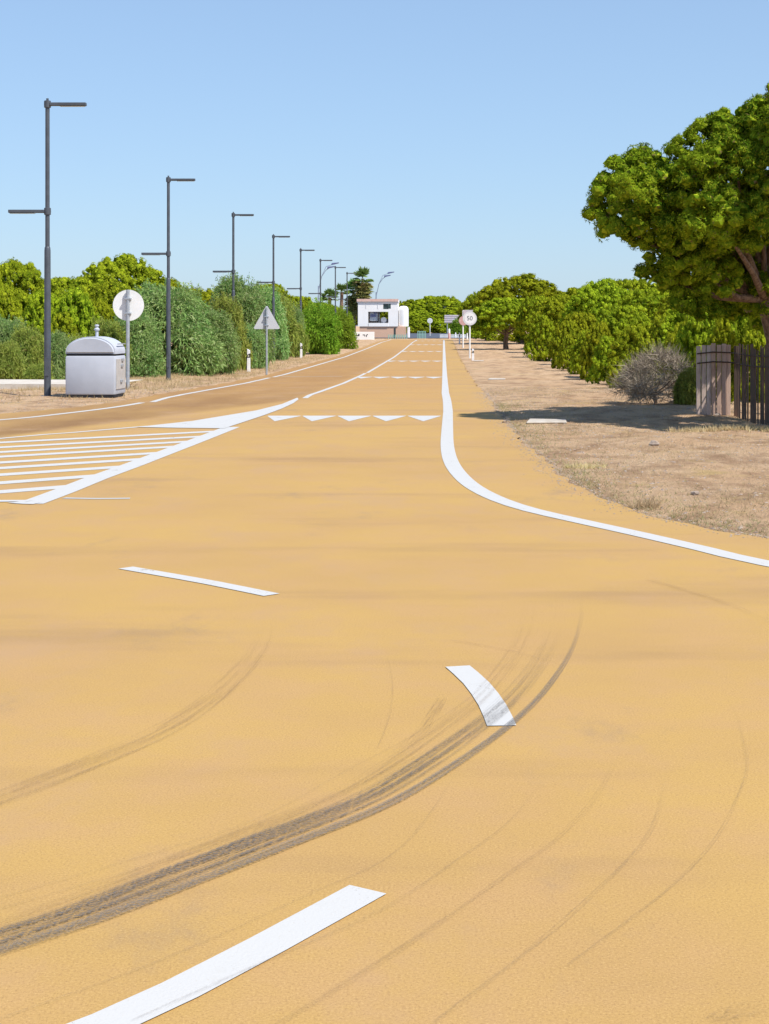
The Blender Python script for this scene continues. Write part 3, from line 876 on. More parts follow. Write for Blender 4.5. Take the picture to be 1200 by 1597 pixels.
# the big umbrella pine over the fence
def big_pine():
    Y = 27.0
    x0, y0 = 6.35, 29.2
    z0 = float(gz(x0, y0)) - .1
    root = empty('umbrella_pine', (x0, y0, z0), 'big dark umbrella pine leaning over the plank fence, casting the long shadow', 'tree')
    rr = np.random.default_rng(42)
    L = []
    spec = [(975, 276, 35, .6), (1006, 262, 35, .9), (950, 302, 30, .3), (944, 330, 25, .2), (972, 342, 40, 0), (1000, 302, 46, -.2), (1012, 362, 40, .4), (1042, 388, 40, .6),
            (1078, 240, 38, .5), (1112, 222, 40, .3), (1147, 203, 42, .5), (1182, 194, 42, .2), (1213, 184, 46, .4),
            (1068, 300, 52, .1), (1110, 280, 58, -.5), (1152, 268, 62, -.6), (1195, 262, 64, -.6), (1078, 350, 54, -.2), (1132, 348, 64, -.8), (1192, 336, 68, -.9), (1085, 408, 44, .3), (1112, 432, 42, .5), (1155, 408, 48, 1.9),
            (1196, 400, 46, 2.2), (1054, 436, 28, .9), (1003, 430, 14, 1.1), (1030, 424, 24, 1.2), (1240, 200, 56, .5), (1262, 240, 50, .8), (1238, 312, 54, .5), (1140, 452, 30, 2.6), (1075, 470, 24, .8), (1100, 488, 22, 1.0), (1180, 446, 40, 3.4), (1215, 452, 42, 3.2), (1160, 478, 26, 3.6), (1205, 500, 30, 3.7), (1125, 480, 26, 3.5), (1196, 440, 34, 1.5), (1166, 428, 30, 1.6), (1203, 480, 30, 1.8), (1178, 468, 22, 1.9)]
    for u, v, rp, dy in spec:
        x, z = at_dist(u, v, Y + dy)
        r = rp * Y / FPX
        L.append((np.array([x - x0, Y + dy - y0, z - z0]), np.array([r, r * 1.05, r * .82])))
        # the crown goes on behind
        if rp > 40:
            for q in (1.7,):
                L.append((np.array([x - x0 + .25 * q * rr.uniform(.2, 1), Y + dy - y0 + q, z - z0 + rr.uniform(-.2, .25)]), np.array([r, r, r * .8]) * rr.uniform(.85, 1.05)))
    # crown lobes out of view, added to shade the fence's near run and ground
    for x, y, z, r in ((6.35, 25.2, 4.2, .85), (6.5, 24.5, 5.0, .9), (6.3, 25.9, 5.3, .85), (7.0, 24.8, 4.8, .8), (7.35, 23.8, 4.2, .85), (7.25, 24.9, 4.4, .8), (7.5, 25.6, 4.3, .75), (7.0, 23.6, 5.0, .8)):
        L.append((np.array([x - x0, y - y0, z - z0]), np.array([r, r, r * .8])))
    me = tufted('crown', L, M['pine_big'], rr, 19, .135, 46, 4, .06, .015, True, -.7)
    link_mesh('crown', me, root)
    mb = MB()
    fork = Vector((-.35, -.5, 2.3))
    mb.tube([(0, 0, -.2), (.05, -.1, .8), (-.12, -.3, 1.6), fork], [.24, .2, .18, .16], 11)
    for c, r in L[::3]:
        e = Vector(c) - Vector((0, 0, r[2] * .2))
        m1 = fork.lerp(e, .5) + Vector((rr.uniform(-.15, .15), rr.uniform(-.15, .15), -.12))
        mb.tube([fork, m1, e], [.09, .055, .02], 7)
    for e in ((-.1, -.8, 1.5), (.6, -.9, 1.9), (.9, -1.6, 1.2), (.5, -1.5, 2.5)):
        s = Vector((-.05, -.2, 1.2)); e = Vector(e)
        mb.tube([s, s.lerp(e, .5) + Vector((0, 0, .1)), e], [.05, .035, .012], 6)
    mb.build('trunk', M['bark'], root, True)
big_pine()

# ---------------------------------------------------------------- palms
def palm(u, y, vtop, hw, skirt, label):
    x, zt = at_dist(u, vtop, y)
    h = zt - .4
    rr = np.random.default_rng(int(u))
    root = empty('fan_palm', (x, y, -.05), label, 'palm', 'fan palms', rr.uniform(0, 6))
    mb = MB(); mb.tube([(0, 0, -.2), (.05, 0, h * .4), (-.04, .03, h - .9)], [.32, .24, .2], 10)
    mb.build('trunk', M['bark'], root, True)
    R = hw * y / FPX
    def fans(n, zc, elo, ehi, rad, m, name):
        V = []
        for k in range(n):
            a = k * 2.4 + rr.uniform(-.3, .3); el = rr.uniform(elo, ehi)
            d = np.array([math.cos(a) * math.cos(el), math.sin(a) * math.cos(el), math.sin(el)])
            hub = np.array([0, 0, zc]) + d * rad * .5
            s = unit(np.cross(d, [0, 0, 1.]))
            for t in np.linspace(-1.25, 1.25, 13):
                e = hub + (d * math.cos(t) + s * math.sin(t)) * rad * rr.uniform(.5, .8) - np.array([0, 0, .12 * rad * abs(t)])
                w = np.cross(unit(e - hub), d + [0, 0, .3]); w = unit(np.cross(unit(e - hub), unit(w))) * rad * .07
                mid = hub * .45 + e * .55
                V += [hub, mid + w, e, mid - w]
            w = s * .03
            V += [np.array([0, 0, zc]) - w, np.array([0, 0, zc]) + w, hub + w, hub - w]
        link_mesh(name, np_mesh(name, np.array(V), 4, m), root)
    fans(30, h - .8, -.5, 1.4, R, M['palm'], 'fronds')
    if skirt:
        V = []
        for q in range(7): fans(16, h - 1.2 - .42 * q, -1.2, -.1, R * (1.05 - .03 * q), M['palm_dead'], 'dead_frond_ring')
palm(566, 222, 420, 16, True, 'tallest fan palm with shaggy skirt behind the white building')
palm(552, 224, 437, 16, True, 'middle fan palm with tan dead fronds beside the tallest palm')
palm(533, 195, 439, 12, False, 'slender fan palm among green shrubs near the far lamps')
palm(514, 190, 447, 13, False, 'short fan palm poking out of the shrub clump')

# ---------------------------------------------------------------- street lamps
def lamp_proto():
    root = empty('street_lamp', (0, 0, 0), 'lamp', 'street lamp', 'grey street lamps in a row')
    MB().lathe([(.082, -.1), (.082, .55), (.074, 3.5), (.068, 3.58), (.056, 3.6)], 16).build('lower_post', M['pole'], root, True)
    MB().lathe([(.054, 3.6), (.052, 7.0)], 14).build('upper_post', M['pole'], root, True)
    MB().box((-.17, -.17, -.05), (.17, .17, .03)).build('base_plate', M['pole'], root, bevel=.008)
    MB().box((-.045, -.095, .5), (.045, -.06, .95)).build('service_hatch', M['pole'], root, bevel=.006)
    for z, s, nm in ((7.02, 1, 'upper'), (4.45, -1, 'lower')):
        MB().lathe([(.05, z - .09), (.08, z - .08), (.085, z), (.08, z + .08), (.05, z + .09)], 14).build('collar', M['pole'], root, True)
        a, b = (.06, .93) if s > 0 else (-.93, -.06)
        arm = MB().box((a, -.07, z - .038), (b, .07, z + .038)).build('luminaire_arm', M['pole'], root, bevel=.012)
        a2, b2 = (.3, .9) if s > 0 else (-.9, -.3)
        MB().box((a2, -.055, z - .054), (b2, .055, z - .047)).build('lens', M['refl'], arm)
        MB().lathe([(.03, z + .09 * s if s > 0 else z + .09), (.03, z + .14)], 8).build('cap_bolt', M['pole'], root)
    return root
names = ['beside the grey bin, the first of the row', 'before the large feathery shrub, second of the row', 'third of the row from the grey bin',
         'fourth of the row, above the triangular sign', 'fifth of the row, at the second marker post', 'sixth of the row from the grey bin', 'seventh of the row from the grey bin', 'last of the row, nearest the palms']
lp = lamp_proto()
for i, nm in enumerate(names):
    y = 36.9 + 16.5 * i
    x = -9.55 if i else -9.50
    loc = (x, y, float(gz(x, y)) - .02)
    lab = 'grey street lamp with two flat arms ' + nm
    if i == 0: lp.location = loc; lp['label'] = lab
    else: dup(lp, loc, lab)

def twin_lamp(u, y, u_head, v_head, v_arm, label):
    x, zh = at_dist(u, v_head, y)
    xh = (u_head - VU) * y / FPX
    za = EYE + (VV - v_arm) * y / FPX
    root = empty('road_light', (x, y, -.05), label, 'street lamp', 'curved arm road lights')
    MB().lathe([(.13, -.1), (.11, 3), (.07, za)], 10).build('pole', M['bluepole'], root, True)
    dx = xh - x
    for off, dz, dyy in ((0, 0, 0), (.5, .5, .6)):
        pts = [(0, 0, za - .6), (dx * .25, dyy * .3, za + (zh - za) * .5), (dx * .6, dyy * .7, zh - .35 + dz), (dx - .1 + off, dyy, zh + dz)]
        MB().tube(pts, [.05, .045, .04, .035], 8).build('curved_arm', M['bluepole'], root, True)
        MB().prism_y([(dx - .45 + off, zh - .16 + dz), (dx + .5 + off, zh + .08 + dz), (dx + .55 + off, zh + .2 + dz), (dx - .4 + off, zh + .12 + dz)], dyy - .2, dyy + .2).build('lamp_head', M['bluehead'], root, bevel=.02)
twin_lamp(587, 225, 604, 430, 455, 'pale road light with curved arm and twin heads behind the white building')
twin_lamp(497, 200, 516, 416.5, 445, 'pale road light with curved arm and twin heads behind the sixth street lamp')

# ---------------------------------------------------------------- the grey bin
def grey_bin():
    x0, y0 = -8.92, 36.3
    W, D, HB, HT = 1.18, 1.12, 1.02, 1.45
    root = empty('waste_container', (x0 + W / 2, y0 + D / 2, float(gz(x0 + .6, y0 + .5)) - .01), 'light grey metal waste container with arched lid and small chimney', 'container', rz=math.radians(-1.5))
    w, d = W / 2, D / 2
    MB().box((-w + .02, -d + .02, 0), (w - .02, d - .02, .07)).build('base_skirt', M['rubber'], root, bevel=.01)
    body = MB().box((-w, -d, .071), (w, d, HB - .02)).build('body', M['bin'], root, True, .045)
    MB().box((-w + .03, -d + .03, HB - .025), (w - .03, d - .03, HB + .025)).build('rubber_seal', M['rubber'], root)
    n = 20
    ol = [(-w, HB + .02), (w, HB + .02)] + [(w * math.cos(a), HB + .07 + (HT - HB - .07) * math.sin(a)) for a in [math.pi * k / n for k in range(n + 1)]]
    bmo = MB().prism_y(ol, -d, d)
    me = bpy.data.meshes.new('lid'); me.from_pydata(bmo.v, [], bmo.f)
    bm = bmesh.new(); bm.from_mesh(me); bmesh.ops.recalc_face_normals(bm, faces=bm.faces)
    ed = [e for e in bm.edges if abs(e.verts[0].co.y - e.verts[1].co.y) < 1e-5]
    bmesh.ops.bevel(bm, geom=ed, offset=.045, segments=3, affect='EDGES')
    bm.to_mesh(me); bm.free()
    for p in me.polygons: p.use_smooth = True
    me.set_sharp_from_angle(angle=math.radians(35))
    me.materials.append(M['bin'])
    lid = link_mesh('lid', me, root)
    MB().lathe([(.04, HT - .02), (.036, HT + .14), (.065, HT + .15), (.07, HT + .18), (.035, HT + .21), (.035, HT + .24), (.055, HT + .25), (.05, HT + .28), (.015, HT + .29)], 14, (.05, -.1)).build('vent_chimney', M['bin'], root, True)
    sp = MB().box((w + .001, -d + .12, .2), (w + .02, d - .1, HB - .1)).build('side_panel', M['binside'], root, bevel=.006)
    for k, z in enumerate((.35, .72, .86)):
        MB().box((w + .021, -.1 + .06 * k, z), (w + .05, .08 + .06 * k, z + .07)).build('latch', M['galv'], root, bevel=.008)
    MB().box((w - .012, -d + .3, HT - .19), (w + .006, d - .06, HT - .165)).build('lid_hinge', M['galv'], root)
grey_bin()

# ---------------------------------------------------------------- signs seen from behind
def post_mb(h, r=.038):
    return MB().lathe([(r, -.2), (r, h)], 12)

def round_sign():
    x, y = -8.70, 42.4
    root = empty('road_sign', (x, y, float(gz(x, y))), 'round road sign seen from its bare white back beside the grey bin', 'sign')
    post_mb(2.74, .05).build('post', M['galv'], root, True)
    pl = MB().disc_y((0, .075, 2.32), .43, .012, 44).build('sign_plate', M['plate'], root)
    for z in (2.1, 2.5): MB().box((-.09, -.055, z - .025), (.09, .066, z + .025)).build('bracket', M['galv'], root, bevel=.006)
round_sign()

def triangle_sign():
    y = 62.0
    x = (416 - VU) * y / FPX
    z0 = float(gz(x, y))
    root = empty('warning_sign', (x, y, z0), 'grey back of a triangular warning sign on a post at the verge', 'sign')
    zb = EYE - (513 - VV) * y / FPX - z0
    zt = EYE + (VV - 477) * y / FPX - z0
    post_mb(zt - .06, .042).build('post', M['galv'], root, True)
    hw = 20.5 * y / FPX
    def corner(cx, cz, a0, a1): return [(cx + .05 * math.cos(a), cz + .05 * math.sin(a)) for a in np.linspace(math.radians(a0), math.radians(a1), 5)]
    ol = corner(hw - .06, zb + .05, -90, 30) + corner(0, zt - .05, 30, 150) + corner(-hw + .06, zb + .05, 150, 270)
    MB().prism_y(ol, .06, .072).build('sign_plate', M['plate_grey'], root)
    for z in (zb + .15, zb + .5): MB().box((-.08, -.05, z - .02), (.08, .058, z + .02)).build('bracket', M['galv'], root, bevel=.005)
triangle_sign()

def marker(x, y, h, label, dark_side=True):
    root = empty('marker_post', (x, y, float(gz(x, y)) - .02), label, 'marker post', 'white road marker posts')
    ol = [(-.07, 0), (.07, 0), (.065, h * .62), (-.065, h * .62)]
    MB().prism_y(ol, -.055, .055).build('lower_post', M['white'], root, bevel=.012)
    MB().prism_y([(-.064, h * .622), (.064, h * .622), (.063, h * .80), (-.063, h * .74)], -.054, .054).build('black_band', M['black'], root)
    MB().prism_y([(-.065, h * .742), (.065, h * .802), (.062, h * .93), (-.062, h)], -.055, .055).build('upper_post', M['white'], root, bevel=.012)
    MB().box((-.03, -.062, h * .66), (.03, -.0555, h * .74)).build('reflector', M['refl'], root)
x, y = G(388, 580); marker(x, y, 1.02, 'white marker post with black band beside the triangular sign')
x, y = G(470, 559); marker(x, y, .98, 'white marker post with black band in front of the bright green shrub')
x, y = G(738, 562); marker(x, y, .72, 'white marker post at the foot of the speed limit sign')
x, y = G(717, 536); marker(x, y, 1.15, 'white marker post between speed limit sign and wide direction board')

# dark short post and its twin by the far shrubs
x, y = G(542, 538)
MB().box((x - .09, y - .09, float(prof(y)) - .2), (x + .09, y + .09, 1.15 + float(prof(y)))).build('timber_post', M['wire'], None, bevel=.02)
tag(bpy.data.objects['timber_post'], 'short dark post on the verge before the low white lettered wall', 'post')

def text_mesh(s, size, m, parent, loc, name='digits'):
    cu = bpy.data.curves.new(name, 'FONT'); cu.body = s; cu.size = size; cu.align_x = 'CENTER'; cu.align_y = 'CENTER'; cu.extrude = .002
    t = bpy.data.objects.new(name, cu); C.objects.link(t)
    bpy.context.view_layer.update()
    me = bpy.data.meshes.new_from_object(t.evaluated_get(bpy.context.evaluated_depsgraph_get()))
    bpy.data.objects.remove(t)
    me.materials.clear(); me.materials.append(m)
    o = link_mesh(name, me, parent); o.location = loc; o.rotation_euler = (math.radians(90), 0, 0)
    return o

def speed_sign():
    y = 96.0
    x = (733 - VU) * y / FPX; z0 = float(gz(x, y))
    root = empty('speed_sign', (x, y, z0), 'round speed limit sign with faded ring on white post by the dirt verge', 'sign')
    zc = EYE + (VV - 496.5) * y / FPX - z0
    MB().lathe([(.05, -.2), (.05, zc + .3)], 12).build('post', M['plate'], root, True)
    pl = MB().disc_y((0, -.07, zc), .44, .014, 40).build('sign_plate', M['plate_grey'], root)
    MB().disc_y((0, -.080, zc), .425, .004, 40).build('faded_ring', M['signface'], root)
    MB().disc_y((0, -.085, zc), .33, .004, 40).build('sign_face', M['white'], root)
    text_mesh('50', .38, M['pole'], root, (0, -.090, zc))
    yb = 132.0
    x2 = (722.5 - VU) * yb / FPX; z2 = float(gz(x2, yb))
    r2 = empty('road_sign', (x2, yb, z2), 'faded pink round sign below a pale plate, half hidden by the speed limit sign', 'sign')
    zc2 = EYE + (VV - 500) * yb / FPX - z2
    MB().lathe([(.06, -.2), (.06, zc2 + .9)], 10).build('post', M['plate'], r2, True)
    MB().disc_y((.05, -.08, zc2), .40, .014, 36).build('sign_plate', M['red'], r2)
    MB().box((.05, -.087, zc2 + .42), (.85, -.073, zc2 + .92)).build('upper_plate', M['pinkplate'], r2, bevel=.004)
speed_sign()

def far_signs():
    y = 240.0
    x0, zt = at_dist(693.5, 490.5, y); x1, zb = at_dist(726, 503, y)
    root = empty('direction_board', (x0, y, -.05), 'wide weathered pale direction board on two posts beyond the road end', 'sign')
    MB().box((0, 0, zb), (x1 - x0, .06, zt)).build('board', M['pinkplate'], root)
    for k in range(4): MB().box((.05, -.03, zb + (zt - zb) * (k + .5) / 4 - .04), (x1 - x0 - .05, -.002, zb + (zt - zb) * (k + .5) / 4 + .04)).build('stiffening_rib', M['pinkplate'], root)
    for dx in (.45, x1 - x0 - .5): MB().lathe([(.07, -.1), (.07, zt - .1)], 8, (dx, .14)).build('post', M['galv'], root)
    y = 252.0
    x, zc = at_dist(671, 499.5, y)
    root = empty('road_sign', (x, y, -.05), 'small white round sign alone by the grey crossing road', 'sign')
    MB().lathe([(.06, -.1), (.06, zc)], 10).build('post', M['white'], root, True)
    MB().disc_y((0, -.08, zc), .43, .02, 30).build('sign_plate', M['white'], root)
    MB().disc_y((0, -.095, zc), .33, .004, 30).build('sign_face', M['signface'], root)
far_signs()

GBo = 'white bollards at the road end'
def bollard(u, vt, y, label, r=.10, red=False):
    x, zt = at_dist(u, vt, y)
    root = empty('bollard', (x, y, -.03), label, 'bollard', GBo)
    MB().lathe([(r, 0), (r, zt * .55), (r * .8, zt * .6)], 10).build('post', M['red'] if red else M['white'], root, True)
    MB().lathe([(r * .8, zt * .6), (r * .75, zt * .92), (r * .3, zt)], 10).build('cap', M['white'], root, True)
bollard(701, 512, 200, 'white and red bollard below the wide direction board', .17, True)
for u, vt, y in ((711, 518, 205), (723, 520, 195), (729, 519, 190)):
    bollard(u, vt, y, 'thin white bollard between the direction board and the speed limit sign')

def railing(x0, x1, y, h, m, label, n, group=None):
    root = empty('railing', (x0, y, .02), label, 'railing', group)
    for z in (h * .5, h - .04): MB().box((0, -.03, z), (x1 - x0, .03, z + .06)).build('rail', m, root)
    for k in range(n):
        x = (x1 - x0) * k / (n - 1)
        MB().box((x - .045, -.05, -.1), (x + .045, .05, h + .04)).build('post', m, root)
y = 203
railing((652 - VU) * y / FPX, (664 - VU) * y / FPX, y, .95, M['teal'], 'teal metal railing between white building and grey crossing road', 6, 'teal railings')
railing((608 - VU) * y / FPX, (636 - VU) * y / FPX, y - 4, .5, M['teal'], 'low teal railing at the foot of the white building', 9, 'teal railings')
railing((687 - VU) * y / FPX, (727 - VU) * y / FPX, 206, .5, M['white'], 'low white railing below the wide direction board', 22)

# ---------------------------------------------------------------- white building at the road's end
def building():
    Y = 212.0
    k = Y / FPX
    X = lambda u: (u - 558) * k
    Z = lambda v: EYE + (VV - v) * k
    root = empty('roadside_building', ((558 - VU) * k, Y, 0), 'white rendered kiosk building with brick base, wide opening and rounded tower', 'building')
    D = 5.0
    zb = Z(509)
    pl = MB().box((X(561), .12, -.2), (X(632), D, zb)).build('brick_base', M['brick'], root)
    MB().box((X(615), .06, .05), (X(617.5), .115, Z(511))).build('door', M['dark'], root)
    MB().box((X(575), -.05, zb + .002), (X(606), .3, Z(503.5))).build('window_sill', M['wall'], root)
    # front wall round the openings
    def wall(u0, u1, v0, v1): MB().box((X(u0), 0, Z(v1)), (X(u1), .3, Z(v0))).build('wall', M['wall'], root)
    wall(558.6, 574.5, 472, 508.9); wall(606, 621, 472, 508.9); wall(574.52, 605.98, 482, 486); wall(574.52, 597.98, 472, 481.98); wall(610.02, 620.98, 471.9, 471.99)
    wall(598, 605.98, 472, 473.5)
    MB().box((X(598.02), .1, Z(481.9)), (X(605.9), .2, Z(473.6))).build('upper_window', M['dark'], root)
    MB().box((X(606.1), -.02, Z(481)), (X(609.8), .0, Z(473.6))).build('upper_window', M['dark'], root)
    for a, b in ((558.6, 561.5), (618, 621)): MB().box((X(a), .301, zb + .01), (X(b), D, Z(472))).build('side_wall', M['wall'], root)
    MB().box((X(590), D - .2, zb + .01), (X(606.2), D - .1, Z(497))).build('back_wall', M['acacia2'] if False else M['poster'], root)
    MB().box((X(561.6), D - .3, zb + .01), (X(589.9), D - .1, Z(472))).build('back_wall', M['wall'], root)
    roof = MB().box((X(557), -.1, Z(471.8)), (X(621.6), D + .2, Z(467))).build('roof', M['wall'], root, bevel=.05)
    MB().box((X(556.8), -.2, Z(470)), (X(621.8), -.11, Z(466))).build('coping', M['tile'], root)
    po = MB().box((X(577), .5, Z(500)), (X(589), .6, Z(487))).build('poster_board', M['poster'], root)
    MB().box((X(578), .44, Z(494)), (X(586), .49, Z(490))).build('poster_print', M['bluehead'], po)
    MB().box((X(583), .44, Z(489)), (X(588), .49, Z(486.8))).build('poster_print', M['bluehead'], po)
    MB().disc_y((X(598.5), .8, Z(499)), 4.6 * k, .3, 28).build('round_panel', M['wall'], root)
    MB().lathe([(.09, zb), (.09, Z(486))], 8, (X(591.5), .2)).build('column', M['pole'], root)
    for u in (570.5, 589): MB().box((X(u), -.03, Z(481)), (X(u) + .08, -.001, Z(472.5))).build('downpipe', M['plate_grey'], root)
    cx, r = X(629.3), 8 * k
    MB().lathe([(r, zb + .01), (r, Z(485)), (r * .97, Z(481.5)), (r * .82, Z(478.6)), (r * .5, Z(477.2)), (r * .1, Z(476.8))], 28, (cx, 1.0)).build('tower', M['wall'], root, True)
    MB().lathe([(r * .3, -.1), (r * .3, Z(510))], 8, (X(637), .8)).build('pillar', M['wall'], root)
building()

def lettered_wall():
    Y = 186.0; k = Y / FPX
    x0 = (545 - VU) * k
    root = empty('low_wall', (x0, Y, 0), 'low white wall with dark painted lettering before the white building', 'wall')
    W = 39 * k; H = EYE - (517.5 - VV) * k
    MB().box((0, 0, -.2), (W, .35, H)).build('wall', M['wall'], root, bevel=.03)
    # the lettering is too far to read: dark strokes of its size
    for a, b, c, d in ((1.5, 5, 3, 6), (5.5, 7, 3, 8), (9.5, 14, 5, 6.5), (9.5, 13, 7.5, 8.5), (14, 16, 3, 6.5), (21, 24.5, 4, 5.2), (23.6, 24.6, 5.3, 7), (26, 27.4, 4.4, 7.6), (27.6, 29, 3.4, 5)):
        MB().box((a * k, -.012, H - d * k), (b * k, -.003, H - c * k)).build('lettering', M['black'], root)
lettered_wall()

# ---------------------------------------------------------------- plank fence
def fence():
    x0, y0 = 5.37, 28.7
    root = empty('plank_fence', (x0, y0, float(gz(x0, y0)) - .03), 'weathered vertical plank fence turning a corner under the umbrella pine', 'fence')
    rr = random.Random(3)
    pw = .088
    for i in range(7):
        xa = -pw * (i + 1) - .004 * i
        h = 1.36 + rr.uniform(-.025, .025) - (.03 if i > 3 else 0)
        y = .02 * abs(i - 2) + rr.uniform(-.008, .008)
        p = MB().box((xa + .004, y, 0), (xa + pw - .003, y + .035, h)).build('plank', M['wood'], root, bevel=.006)
        p.rotation_euler = (rr.uniform(-.006, .006), rr.uniform(-.008, .008), 0)
    for z in (1.02, 1.20):
        pts = [(-.63, -.02 + .06, z - .02), (-.34, -.025, z + .012), (-.02, -.03, z)]
        MB().tube(pts, [.012] * 3, 6).build('strap', M['wire'], root)
        MB().tube([(-.01, -.03, z), (.0, -1.6, z - .02), (.01, -3.2, z - .01), (.02, -4.8, z)], [.012] * 4, 6).build('strap', M['wire'], root)
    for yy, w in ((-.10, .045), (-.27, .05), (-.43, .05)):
        MB().box((.03, yy - w, -.05), (.06, yy, 1.33)).build('plank', M['wood_shaded'], root, bevel=.005)
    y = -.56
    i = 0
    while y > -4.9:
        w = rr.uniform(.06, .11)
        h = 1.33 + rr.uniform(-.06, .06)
        p = MB().box((.03 + rr.uniform(-.006, .006), y - w, -.05), (.046, y, h)).build('plank', M['wood_shaded'], root, bevel=.003)
        gap = rr.choice((.02, .05, .12, .20))
        y -= w + gap; i += 1
fence()

# ---------------------------------------------------------------- stones and slabs
def rock(x, y, r, label, m='stone', sx=1.0, name='stone'):
    bm = bmesh.new(); bmesh.ops.create_icosphere(bm, subdivisions=2, radius=r)
    rr = random.Random(int(x * 100))
    ph = rr.uniform(0, 6)
    for v in bm.verts:
        c = v.co / r
        v.co *= 1 + .18 * math.sin(c.x * 5 + ph) * math.cos(c.y * 4 + ph) + .1 * math.sin(c.z * 8 + ph)
        v.co.z *= .62; v.co.x *= sx
    me = bpy.data.meshes.new(name); bm.to_mesh(me); bm.free(); me.materials.append(M[m])
    o = link_mesh(name, me); o.location = (x, y, float(gz(x, y)) + r * .25)
    return tag(o, label, 'stone', 'loose stones on the dirt')
x, y = G(1021, 698); rock(x, y, .075, 'dark brown clod lying alone on the dry dirt in front of the fence')
x, y = G(1085, 772); rock(x, y, .045, 'reddish clod on the dry dirt near the curved white line')
for u, v in ((1075, 640), (1105, 648), (1048, 628), (1062, 634), (1120, 652)):
    x, y = G(u, v); rock(x, y, .05 + .02 * random.random(), 'small dusty stone on the dirt at the foot of the fence and dead shrub')

def slab(u, v, w, d, label):
    x, y = G(u, v)
    o = MB().add([(-w / 2, -d * .5, 0), (w * .45, -d * .4, 0), (w / 2, d * .3, 0), (-w * .35, d / 2, 0), (-w / 2, -d * .5, .03), (w * .45, -d * .4, .03), (w / 2, d * .3, .03), (-w * .35, d / 2, .03)],
                 [(0, 1, 2, 3), (4, 5, 6, 7), (0, 1, 5, 4), (1, 2, 6, 5), (2, 3, 7, 6), (3, 0, 4, 7)]).build('concrete_slab', M['slab'], None, bevel=.012)
    o.location = (x, y, float(gz(x, y)) + .005)
    tag(o, label, 'slab', 'concrete slabs on the dirt')
slab(852, 658, .75, 1.0, 'pale broken concrete slab at the edge of the pine shadow')
slab(775, 592, .65, 1.1, 'pale concrete slab on open dirt between pine shadow and speed limit sign')
slab(747, 563, .6, 1.6, 'pale concrete slab beside the marker post of the speed limit sign')

# ---------------------------------------------------------------- dry grass, litter
def scatter(name, pts, m, nb, length, width, spread, label, cat, droop=.1, seed=1):
    rr = np.random.default_rng(seed)
    pts = np.array(pts)
    z = gz(pts[:, 0], pts[:, 1])
    P = np.column_stack([pts[:, 0], pts[:, 1], z - .01])
    up = np.tile(np.array([[0, 0, 1.]]), (len(P), 1))
    v, k = blades(P, up, nb, length, width, spread, rr, droop)
    o = link_mesh(name, np_mesh(name, v, 3, m))
    return tag(o, label, cat, kind='stuff')

rr = np.random.default_rng(9)
def rnd(n, x0, x1, y0, y1, dens=None):
    x = rr.uniform(x0, x1, n); y = y0 + (y1 - y0) * rr.uniform(0, 1, n) ** 1.4
    d = out(x, y)
    keep = d > .02
    if dens is not None: keep &= rr.uniform(0, 1, n) < dens(x, y, d)
    return np.column_stack([x, y])[keep]
patchy = lambda x, y: .5 + .5 * np.sin(x * 1.7 + 1.1 * np.sin(y * .6)) * np.cos(y * 1.1 + .7 * np.sin(x * 1.3))
# short straw over the open verge, thicker in patches and towards the road edge
scatter('straw_grass', rnd(120000, 1.0, 9, 8.6, 45, lambda x, y, d: .12 + .75 * patchy(x, y) ** 2 * np.exp(-d * .3) + .3 * (patchy(x * 2 + 3, y * 2) > .75)), M['straw'], 3, .06, .006, .95, 'short dry straw scattered over the dirt verge', 'grass', .2, 3)
scatter('verge_weeds', rnd(60000, 1.0, 5, 9, 34, lambda x, y, d: np.exp(-d * 2.6) * (.15 + patchy(x + 5, y * .7 + 2))), M['weed'], 4, .06, .008, .8, 'thin grey green weeds along the painted road edge', 'grass', .25, 4)
# taller pale grass under the shrubs on the lamp side
scatter('dry_grass', rnd(60000, -16, -7.0, 34, 100, lambda x, y, d: np.where((d > .35) & (d < 4.2), (.08 + .5 * patchy(x, y) ** 2 + .4 * (d > 2.4)) * np.clip((y - 36) / 8, .1, 1), .03)), M['straw'], 3, .17, .012, .5, 'pale dry grass between the road and the verge shrubs', 'grass', .1, 5)
scatter('dry_grass', rnd(6000, -14, -7.3, 28, 40, lambda x, y, d: .04 + .5 * patchy(x, y) ** 3), M['straw'], 3, .06, .008, .8, 'short dry grass round the grey waste container', 'grass', .15, 6)
scatter('pine_litter', rnd(14000, 1.2, 11, 9.5, 60, lambda x, y, d: .15 + .7 * patchy(x * 1.4 + 2, y * .8) ** 2), M['litter'], 2, .05, .008, 1.6, 'brown needles and twigs lying over the dirt verge', 'litter', .6, 13)
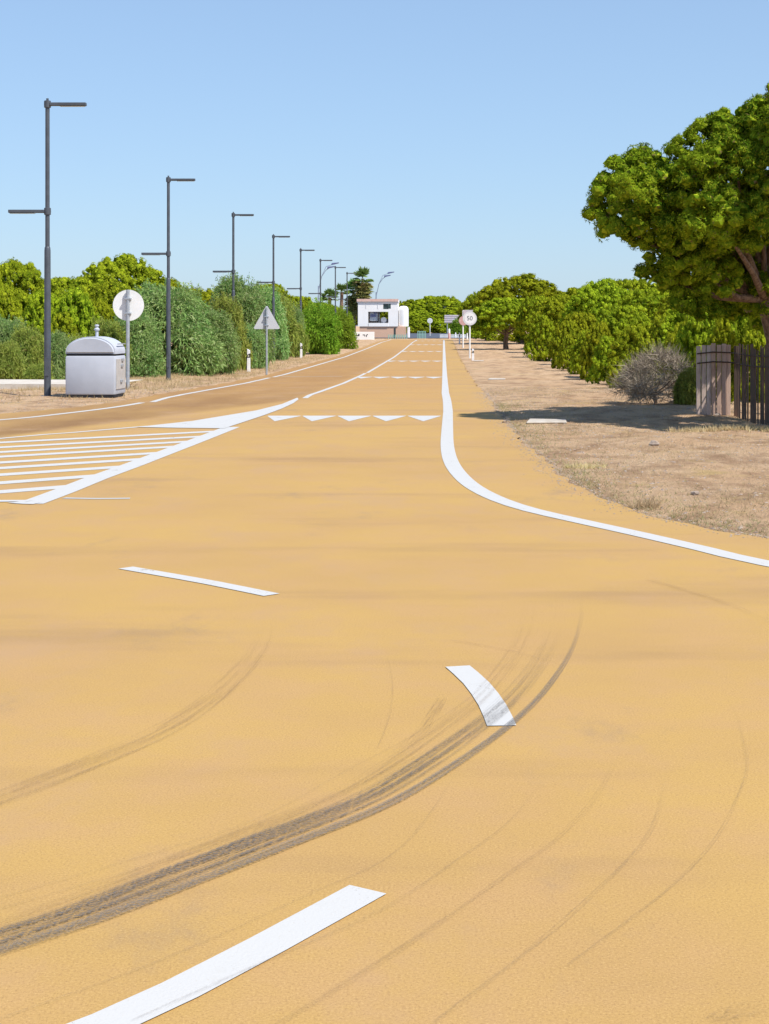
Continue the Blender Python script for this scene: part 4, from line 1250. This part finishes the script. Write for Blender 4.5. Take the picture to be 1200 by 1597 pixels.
# tufts with seed heads along the front of the fence, and bleached tufts on the dirt
fx = rr.uniform(3.6, 6.2, 420); fy = 24.5 + rr.normal(0, .18, 420)
scatter('fence_grass', np.column_stack([fx, fy]), M['straw'], 5, .13, .014, .5, 'golden dry grass tufts along the shaded foot of the plank fence', 'grass', .2, 7)
def tuft(u, v, r, n, ln, label, seed):
    x, y = G(u, v); a = rr.uniform(0, 6.28, n); q = r * np.sqrt(rr.uniform(0, 1, n))
    o = scatter('grass_tuft', np.column_stack([x + q * np.cos(a), y + q * np.sin(a)]), M['straw'], 6, ln, .007, .9, label, 'grass', .15, seed)
    del o['kind']
tuft(1008, 790, .14, 60, .16, 'bleached grass tuft near the curved white edge line', 21)
tuft(912, 728, .26, 90, .10, 'pale flattened grass tuft beside the ochre road edge', 22)
# twigs, cones and pebbles on the dirt
def pebbles(n, x0, x1, y0, y1, name, label, seed, m, on_road=False):
    if on_road:
        yy = rr.uniform(y0, y1, n); pts = np.column_stack([xr(yy) - np.abs(rr.normal(0, .16, n)) + .08, yy])
    else: pts = rnd(n, x0, x1, y0, y1)
    r2 = np.random.default_rng(seed)
    oc = np.array([[1, 0, 0], [-1, 0, 0], [0, 1, 0], [0, -1, 0], [0, 0, .7], [0, 0, -.5]], float)
    fc = np.array([[0, 2, 4], [2, 1, 4], [1, 3, 4], [3, 0, 4]])
    s = r2.uniform(.004, .011, len(pts)) if on_road else r2.uniform(.006, .02, len(pts)); a = r2.uniform(0, 6.28, len(pts))
    P = np.column_stack([pts, prof(pts[:, 1]) + .002 if on_road else gz(pts[:, 0], pts[:, 1])])
    c, sn = np.cos(a), np.sin(a)
    V = oc[None] * s[:, None, None] * r2.uniform(.6, 1.3, (len(pts), 6, 1))
    W = np.stack([V[..., 0] * c[:, None] * 1.6 - V[..., 1] * sn[:, None], V[..., 0] * sn[:, None] * 1.6 + V[..., 1] * c[:, None], V[..., 2]], -1) + P[:, None]
    tag(link_mesh(name, np_mesh(name, W[:, fc].reshape(-1, 3), 3, m)), label, 'gravel', kind='stuff')
pebbles(7000, 1.0, 9, 9, 45, 'gravel', 'small stones and clods strewn over the dirt verge', 31, M['stone'])
pebbles(2500, -13, -7.2, 27, 45, 'gravel', 'small stones round the grey waste container', 32, M['stone'])
pebbles(2600, 0, 0, 11.5, 40, 'grit', 'fine grit spilled from the dirt verge onto the ochre road edge', 33, M['stone'], True)
